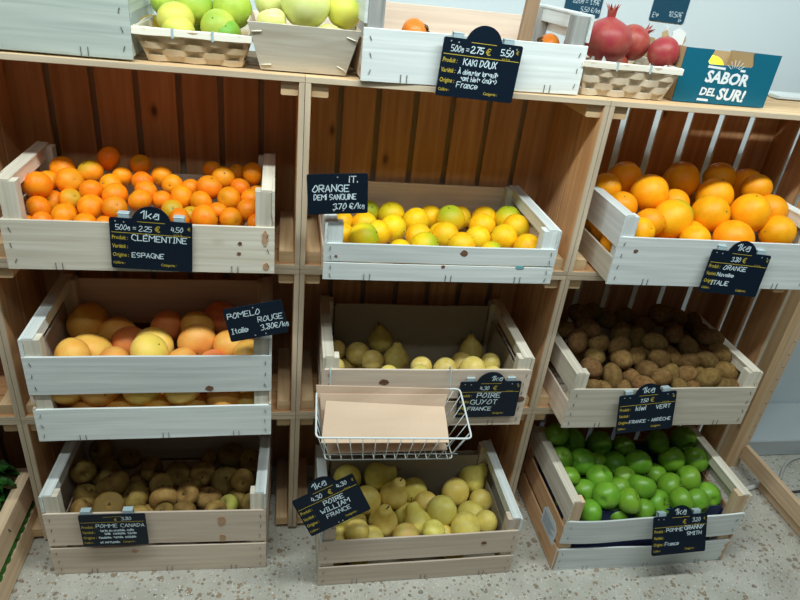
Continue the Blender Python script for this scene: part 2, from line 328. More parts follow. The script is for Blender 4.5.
# ---------------------------------------------------------------- produce crates
_st=[None]
def staple(parent,M):
    if not _st[0]:
        c=MB(); c.board((0,0,0),(.0012,.0012,.009),axis=2,ch=.0003); o=c.build('staple',M_STAPLE); _st[0]=o.data
    else: o=bpy.data.objects.new('staple',_st[0]); COL.objects.link(o)
    o.parent=parent; o.matrix_local=M; return o
CRT={}
def crate(X,Y,yaw,z,w,d,hf,hp,boards,mat,label,matside=None,matpost=None,liner=None,rail=.05,nst=3,backtop=None,name='produce_crate',warp=0,railmat=None,group=None):
    e=empty(name,(X,Y,z+.0005),yaw); tag(e,label,'crate',group or 'produce crates on the shelves')
    matside=matside or mat; matpost=matpost or mat; b0=.006
    for bi,(za,zb) in enumerate(boards):
        p=MB(); zz0=max(za,.0); bw=0
        if warp: p.board((0,.0025,(zz0+zb)/2),(w,.005,zb-zz0-.0006),axis=0,ch=.0008,seg=14,bow=(-.002,-.006*warp if bi==0 else -.004*warp),wob=.0022*warp)
        else: p.board((0,.0025,(zz0+zb)/2),(w,.005,zb-zz0-.0006),axis=0,ch=.0008,seg=6,bow=(rnd.uniform(-.001,.0005),0),wob=.0004)
        fb=p.build('front_board',mat,e)
        n=max(2,int((zb-za)/.028))
        for sx in (-1,1):
            for k in range(n):
                zc=za+(k+.6)*(zb-za)/(n+.2)
                M=Matrix.Translation((sx*(w/2-.014)+rnd.uniform(-.002,.002),-.0008 - (.003 if warp else .0006),zc))@Matrix.Rotation(rnd.uniform(-.5,.5),4,'Y')
                so=staple(fb,M)
        if bi==0:
            for fx in (-.33,.02,.33):
                for dx in (0,.012) if fx else (0,):
                    staple(fb,Matrix.Translation((fx*w+dx,-.0018-(.002 if warp else 0),.009))@Matrix.Scale(1.7,4,(0,0,1)))
    bt=backtop if backtop else boards[-1][1]
    bb=[(a,min(b,bt)) for a,b in boards]
    if bt>boards[-1][1]: bb[-1]=(bb[-1][0],bt)
    for za,zb in bb:
        p=MB(); p.board((0,d-.0025,(za+zb)/2),(w,.005,zb-za-.0006),axis=0,ch=.0008,seg=4,wob=.0004); p.build('back_board',matside,e)
    pw,pd=.032,.026
    for sx in (-1,1):
        for yy in (.0052+pd/2,d-.0052-pd/2):
            p=MB(); p.board((sx*(w/2-pw/2-.0055),yy,hp/2-.001),(pw,pd,hp-.006),axis=2,ch=.0015); p.build('corner_post',matpost,e)
        p=MB(); p.board((sx*(w/2-.0028),d/2,hp-rail/2),(.0052,d-.001,rail),axis=1,ch=.0008)
        p.board((sx*(w/2-.0055-.010),d/2,hp-.0025),(.021,d-.011,.005),axis=1,ch=.001)
        p.board((sx*(w/2-.0055-.009),d/2,hp-.018),(.018,d-2*(pd+.0056),.026),axis=1,ch=.001)
        p.build('end_rail',railmat or mat,e)
        hl=hp-rail-.022
        if hl>.03:
            n=1 if hl<.11 else 2; step=hl/n
            for k in range(n):
                p=MB(); p.board((sx*(w/2-.0028),d/2,k*(step+.004)+step/2),(.0052,d-.001,step-.008 if k<n-1 or n==1 else step-.01),axis=1,ch=.0008); p.build('end_board',matside,e)
    p=MB(); nb=5; sw=(d-.012)/nb
    for k in range(nb): p.board((0,.006+sw*(k+.5),b0/2+.0025),(w-.012,sw-.006,.004),axis=0,ch=.0005)
    p.build('floor_slats',matside,e)
    if liner:
        p=MB(); t=.0015; zt=liner[1]; wi=w-.012-.004
        p.board((0,d-.0352,zt/2+.008),(wi-.07,.0015,zt-.006),axis=0,ch=.0004,seg=6,wob=.0012)
        for sx in (-1,1): p.board((sx*(w/2-.0265),d/2,zt/2+.004-(.02)),(.0015,d-.075,zt-.044),axis=1,ch=.0004,seg=6,wob=.0012)
        p.board((0,d/2,.0085),(w-.06,d-.07,.0012),axis=0,ch=.0003)
        if len(liner)>2: p.board((0,.0345,liner[2]/2+.008),(wi-.07,.0015,liner[2]-.006),axis=0,ch=.0004,seg=10,wob=.0014)
        p.build('liner',liner[0],e)
    return e
CRT['clem']=crate(-.302,-.051,.010,.812,.498,.255,.103,.178,[(0,.103)],W_POPL,'pale wooden crate full of clementines, top left shelf crate',backtop=.12)
CRT['sang']=crate(.295,-.070,0,.812,.5,.295,.083,.126,[(0,.040),(.042,.083)],W_WHITE,'low two-board white crate of yellow-orange oranges, top middle shelf crate',matside=W_ROSE,backtop=.118)
CRT['oran']=crate(.933,-.070,-.02,.812,.502,.295,.117,.165,[(0,.117)],W_WHITE,'white crate of big oranges, top right shelf crate',matside=W_POPL,rail=.075)
CRT['pome']=crate(-.303,-.087,.009,.412,.492,.295,.221,.262,[(0,.087),(.126,.221)],W_WHITE,'tall white crate of pomelos with an open slot between its front boards',matside=W_ROSE,matpost=W_POPL,backtop=.25)
CRT['guyo']=crate(.305,-.066,-.014,.412,.5,.295,.168,.2,[(0,.073),(.084,.168)],W_ROSE,'crate of a few pears with a wire basket hooked on its front',matside=W_POPL,matpost=W_POPL,liner=(M_LINER,.188),railmat=W_POPL)
crate(.917,-.087,0,.412,.511,.295,.121,.167,[(0,.121)],W_POPL,'cream crate heaped with brown kiwis, middle right shelf crate',matside=W_ROSE,rail=.06,railmat=W_POPL)
CRT['cana']=crate(-.32,-.111,-.035,0,.505,.3,.206,.26,[(0,.09),(.1,.206)],W_ROSE,'floor crate of russet apples with a knotty pink-brown front',matside=W_ROSE,matpost=W_POPL,railmat=W_WHITE)
CRT['will']=crate(.317,-.184,.003,0,.51,.3,.159,.2,[(0,.066),(.080,.159)],W_ROSE,'floor crate full of yellow pears standing below the wire basket',matside=W_POPL,liner=(M_LINER,.17),railmat=W_WHITE)
gc=crate(.946,-.19,-.007,0,.512,.3,.19,.254,[(0,.085),(.108,.19)],W_WHITE,'floor crate of green apples lined with a navy tray, warped front boards',matside=W_ORNG,matpost=W_TAN,liner=(M_NAVY,.20,.178),warp=1.0,railmat=W_POPL,rail=.07)
# paper label tied on the green apple crate's left end
lb=MB(); M=Matrix.Translation((-.2565,.075,.062))@Matrix.Rotation(R(-90),4,'Z'); lb.plate([(-.045,0),(.045,0),(.045,.052),(.030,.068),(-.030,.068),(-.045,.052)],.0008,M)
pl=lb.build('paper_label',plain('label_paper',(.62,.70,.76),.7),gc)
lt=MB()
for k in range(6):
    lt.plate([(-.036,.046-k*.007),(.036-.01*(k%3),.046-k*.007),(.036-.01*(k%3),.0478-k*.007),(-.036,.0478-k*.007)],.0003,Matrix.Translation((-.2571,.075,.062))@Matrix.Rotation(R(-90),4,'Z'))
lt.build('printed_lines',plain('grey_print',(.16,.19,.24),.7),pl)
crate(.325,.004,.062,1.2005,.448,.222,.094,.15,[(0,.094)],W_WHITE,'white-painted crate on the top with one persimmon and a large sign',matside=W_ROSE,matpost=W_GREY,rail=.05,backtop=.125,group='crates on top of the shelves')
crate(-.552,.006,.001,1.2025,.5,.235,.099,.125,[(0,.099)],W_GREEN,'weathered grey-green crate on the top at the far left',matside=W_GREEN,backtop=.11,group='crates on top of the shelves')
lc=crate(-.905,-.33,0,0,.50,.42,.17,.175,[(0,.085),(.1,.17)],W_TAN,'crate of leafy greens on the floor, cut off by the left picture edge',matside=W_TAN,rail=.075)

for c,x,z,rx,rz in [('clem',0.2303,0.0792,0.0060,0.0161),('clem',0.1815,0.0666,0.0040,0.0037),('clem',0.1792,0.0446,0.0040,0.0032),('clem',0.2323,0.0169,0.0061,0.0082),('sang',0.0426,0.0687,0.0084,0.0072),('sang',0.0017,0.0361,0.0042,0.0039),('sang',-0.2250,0.0549,0.0030,0.0019),('oran',-0.2039,0.0844,0.0055,0.0038),('pome',0.1146,0.1372,0.0087,0.0060),('guyo',-0.1063,0.1332,0.0116,0.0075),('guyo',0.2366,0.0821,0.0098,0.0068),('cana',0.1479,0.1736,0.0097,0.0168),('cana',0.1485,0.1141,0.0074,0.0142),('cana',-0.0605,0.0742,0.0073,0.0051),('will',0.1636,0.1224,0.0067,0.0047),('sangB',0.1715,0.0391,0.0097,0.0040),]:
    m=MB(); o_=[(x+rx*math.cos(k*math.pi/7)*(1+.12*math.sin(k*2.3+x*90)),z+rz*math.sin(k*math.pi/7)*(1+.12*math.cos(k*1.7+z*90))) for k in range(14)]
    m.plate(o_,.0016,Matrix.Translation((0,-.00145,0)))
    if c=='sangB': m.build('turquoise_smear',plain('turquoise_paint',(.16,.42,.44),.6),CRT['sang'])
    else: m.build('knot',M_KNOT2 if c=='cana' or c=='clem' and rz>.008 else M_KNOT,CRT[c])
# brown upright slat and grey block standing in the persimmon crate
p=MB(); p.board((0,0,.1),(.026,.012,.2),axis=2); o=p.build('wooden_slat',W_BROWN); o.location=(.420,.045,1.2085); o.rotation_euler=(0,R(3),0); tag(o,'brown wooden slat standing upright behind the persimmon sign','slat')
p=MB(); p.board((0,0,.075),(.5,.006,.055),axis=0); 

# ---------------------------------------------------------------- fruit meshes (unit radius)
def sph(fn,nu=26,nv=18):
    vs=[fn(0,0)]; fs=[]
    for i in range(1,nv):
        for j in range(nu): vs.append(fn(i/nv*math.pi,j/nu*2*math.pi))
    vs.append(fn(math.pi,0)); n=len(vs)
    for j in range(nu): fs.append([0,1+j,1+(j+1)%nu])
    for i in range(nv-2):
        a=1+i*nu; b=a+nu
        for j in range(nu): fs.append([a+j,b+j,b+(j+1)%nu,a+(j+1)%nu])
    a=1+(nv-2)*nu
    for j in range(nu): fs.append([n-1,a+(j+1)%nu,a+j])
    return vs,fs
def lumpy(seed,amp):
    r=random.Random(seed); c=[(r.uniform(-1,1),r.uniform(-1,1),r.uniform(-1,1),r.uniform(0,6),r.uniform(1.5,3)) for _ in range(5)]
    return lambda x,y,z: 1+amp*sum(math.sin((a*x+b*y+d*z)*f+p) for a,b,d,p,f in c)/3
def citrus(obl,dim,seed,amp=.03,nav=0):
    lf=lumpy(seed,amp)
    def f(t,p):
        x,y,z=math.sin(t)*math.cos(p),math.sin(t)*math.sin(p),math.cos(t)
        r=lf(x,y,z)*(1-dim*math.exp(-(t/.22)**2)-dim*.5*math.exp(-((math.pi-t)/.2)**2)+nav*math.exp(-((math.pi-t)/.16)**2))
        return (x*r,y*r,z*r*obl)
    return f
def applef(seed,hgt=.88,amp=.03,rib=0):
    lf=lumpy(seed,amp)
    def f(t,p):
        rr=math.sin(t)*(1+.13*math.cos(t)); rr*=1+rib*math.cos(5*p)*math.sin(t/2)**4
        z=hgt*math.cos(t)-.42*math.exp(-(t/.33)**2)+.24*math.exp(-((math.pi-t)/.3)**2)
        k=lf(math.cos(p)*rr,math.sin(p)*rr,z); return (rr*math.cos(p)*k,rr*math.sin(p)*k,z*k)
    return f
def pearf(seed,neck=.42,ln=1.55,amp=.035,bend=.12):
    lf=lumpy(seed,amp); pts=[(-.95,0),(-.90,.42),(-.66,.80),(-.25,.99),(.15,.97),(.5,.80),(.82,.60),(1.1,neck+.05),(1.35,neck*.88),(ln-.04,neck*.55),(ln,0)]
    def f(t,p):
        s=(1-t/math.pi)*(len(pts)-1); i=min(int(s),len(pts)-2); u=s-i
        def cr(a,b,c,d): return .5*((2*b)+(c-a)*u+(2*a-5*b+4*c-d)*u*u+(3*b-a-3*c+d)*u**3)
        P=[pts[max(i-1,0)],pts[i],pts[i+1],pts[min(i+2,len(pts)-1)]]
        z=cr(*[q[0] for q in P]); r=max(0,cr(*[q[1] for q in P]))
        if t in(0,) or t==math.pi: r=0
        k=lf(math.cos(p)*r,math.sin(p)*r,z); return (r*math.cos(p)*k+bend*max(0,z-.3)**2,r*math.sin(p)*k,z)
    return f
def kiwif(seed):
    lf=lumpy(seed,.03)
    def f(t,p):
        x,y,z=math.sin(t)*math.cos(p),math.sin(t)*math.sin(p),math.cos(t)
        r=lf(x,y,z)*(1+.05*math.exp(-(t/.16)**2)+.03*math.exp(-((math.pi-t)/.2)**2)); return (x*r*.90,y*r*.87,z*r*1.22)
    return f
def fruit(name,fn,mat,part=None,nu=26,nv=18):
    m=MB(); vs,fs=sph(fn,nu,nv); m.add(vs,fs,None,True); o=m.build(name,mat)
    if part: part(o)
    return o
def calyx_star(z,r,mat=M_CALYX,up=.03,n=5):
    def f(o):
        m=MB(); vs=[(0,0,z+up)]; 
        for k in range(2*n):
            a=k*math.pi/n; q=r if k%2==0 else r*.45; vs.append((q*math.cos(a),q*math.sin(a),z+(0 if k%2 else up*.3)))
        m.add(vs,[[0,1+k,1+(k+1)%(2*n)] for k in range(2*n)]); m.tube([(0,0,z-.06),(0,0,z+up+.02)],r*.4,6); m.build('calyx',mat,o)
    return f
def stem(z0,z1,r,lean=.1,x=0):
    def f(o):
        m=MB(); m.tube([(x,0,z0),(x+lean*.4,0,(z0+z1)/2),(x+lean,0,z1)],[r*.8,r*.7,r],6); m.build('stem',M_STEM,o)
    return f
PRO={}
def proto(key,items): PRO[key]=items
proto('clem',[fruit('clementine',citrus(o_,.10,s_,.03),F_CLEM,calyx_star(o_*.9,.10)) for s_,o_ in ((1,.86),(2,.9),(3,.93))])
proto('clemg',[fruit('clementine',citrus(.88,.10,s_,.04),F_CLEMG,calyx_star(.80,.10)) for s_ in (4,)])
proto('sang',[fruit('orange',citrus(.96,.05,s_,.03),F_SANG,calyx_star(.915,.08)) for s_ in (5,6)])
proto('sangg',[fruit('orange',citrus(.98,.05,7,.03),F_SANGG,calyx_star(.93,.08))])
proto('oran',[fruit('orange',citrus(o_,.05,s_,.025,.05),F_ORAN,calyx_star(o_*.945,.07),32,22) for s_,o_ in ((8,1.0),(9,1.06))])
proto('orang',[fruit('orange',citrus(1.12,.04,10,.03,.04),F_ORANG,calyx_star(1.07,.07),32,22)])
proto('pome',[fruit('pomelo',citrus(.90,.05,s_,.03),F_POME,calyx_star(.85,.06),32,22) for s_ in (11,12)])
proto('pomer',[fruit('pomelo',citrus(.92,.05,13,.03),F_POMER,calyx_star(.87,.06),32,22)])
proto('pomey',[fruit('pomelo',citrus(.86,.05,14,.03),F_POMEY,calyx_star(.81,.06),32,22)])
proto('guyo',[fruit('pear',pearf(s_,.34,1.5,.03,.1),F_GUYO,stem(1.42,1.85,.05,.12,.13)) for s_ in (15,16)])
proto('will',[fruit('pear',pearf(s_,.46,1.42,.045,b_),F_WILL,stem(1.34,1.75,.055,.15,.12)) for s_,b_ in ((17,.14),(18,.05),(19,.2))])
proto('willo',[fruit('pear',pearf(20,.46,1.4,.04,.1),F_WILLO,stem(1.32,1.7,.055,.1,.1))])
def kiwitip(o):
    m=MB(); m.tube([(0,0,1.14),(0,0,1.24)],[.10,.07],8); m.build('tip',M_STEM,o)
proto('kiwi',[fruit('kiwi',kiwif(s_),F_KIWI,kiwitip) for s_ in (21,22,23)])
proto('cana',[fruit('apple',applef(s_,h_,.04),F_CANA,stem(.30,.70,.075,.08)) for s_,h_ in ((24,.80),(25,.86))])
proto('canag',[fruit('apple',applef(26,.80,.05),F_CANAG,stem(.36,.70,.05,.06))])
proto('gran',[fruit('apple',applef(s_,h_,.025,.02),F_GRAN,stem(.44,.92,.035,.08)) for s_,h_ in ((27,.90),(28,.95),(29,.88))])
used=set()
YF=Vector((.18,.86,-.478))
def inst(key,pos,r,rot,label,cat,group):
    pr=PRO[key][rnd.randrange(len(PRO[key]))]
    if pr.name not in used: used.add(pr.name); o=pr
    else: o=copy_tree(pr)
    o.location=pos; o.scale=(r,r,r); o.rotation_mode='QUATERNION'; o.rotation_quaternion=rot
    tag(o,label,cat,group); return o
def quat(d,spin=None):
    q=Vector((0,0,1)).rotation_difference(Vector(d).normalized()); return q@Quaternion((0,0,1),rnd.uniform(0,6.28) if spin is None else spin)
def rdir(bias=(0,0,0)):
    v=Vector((rnd.gauss(0,1),rnd.gauss(0,1),rnd.gauss(0,1))).normalized()+Vector(bias); return v.normalized()
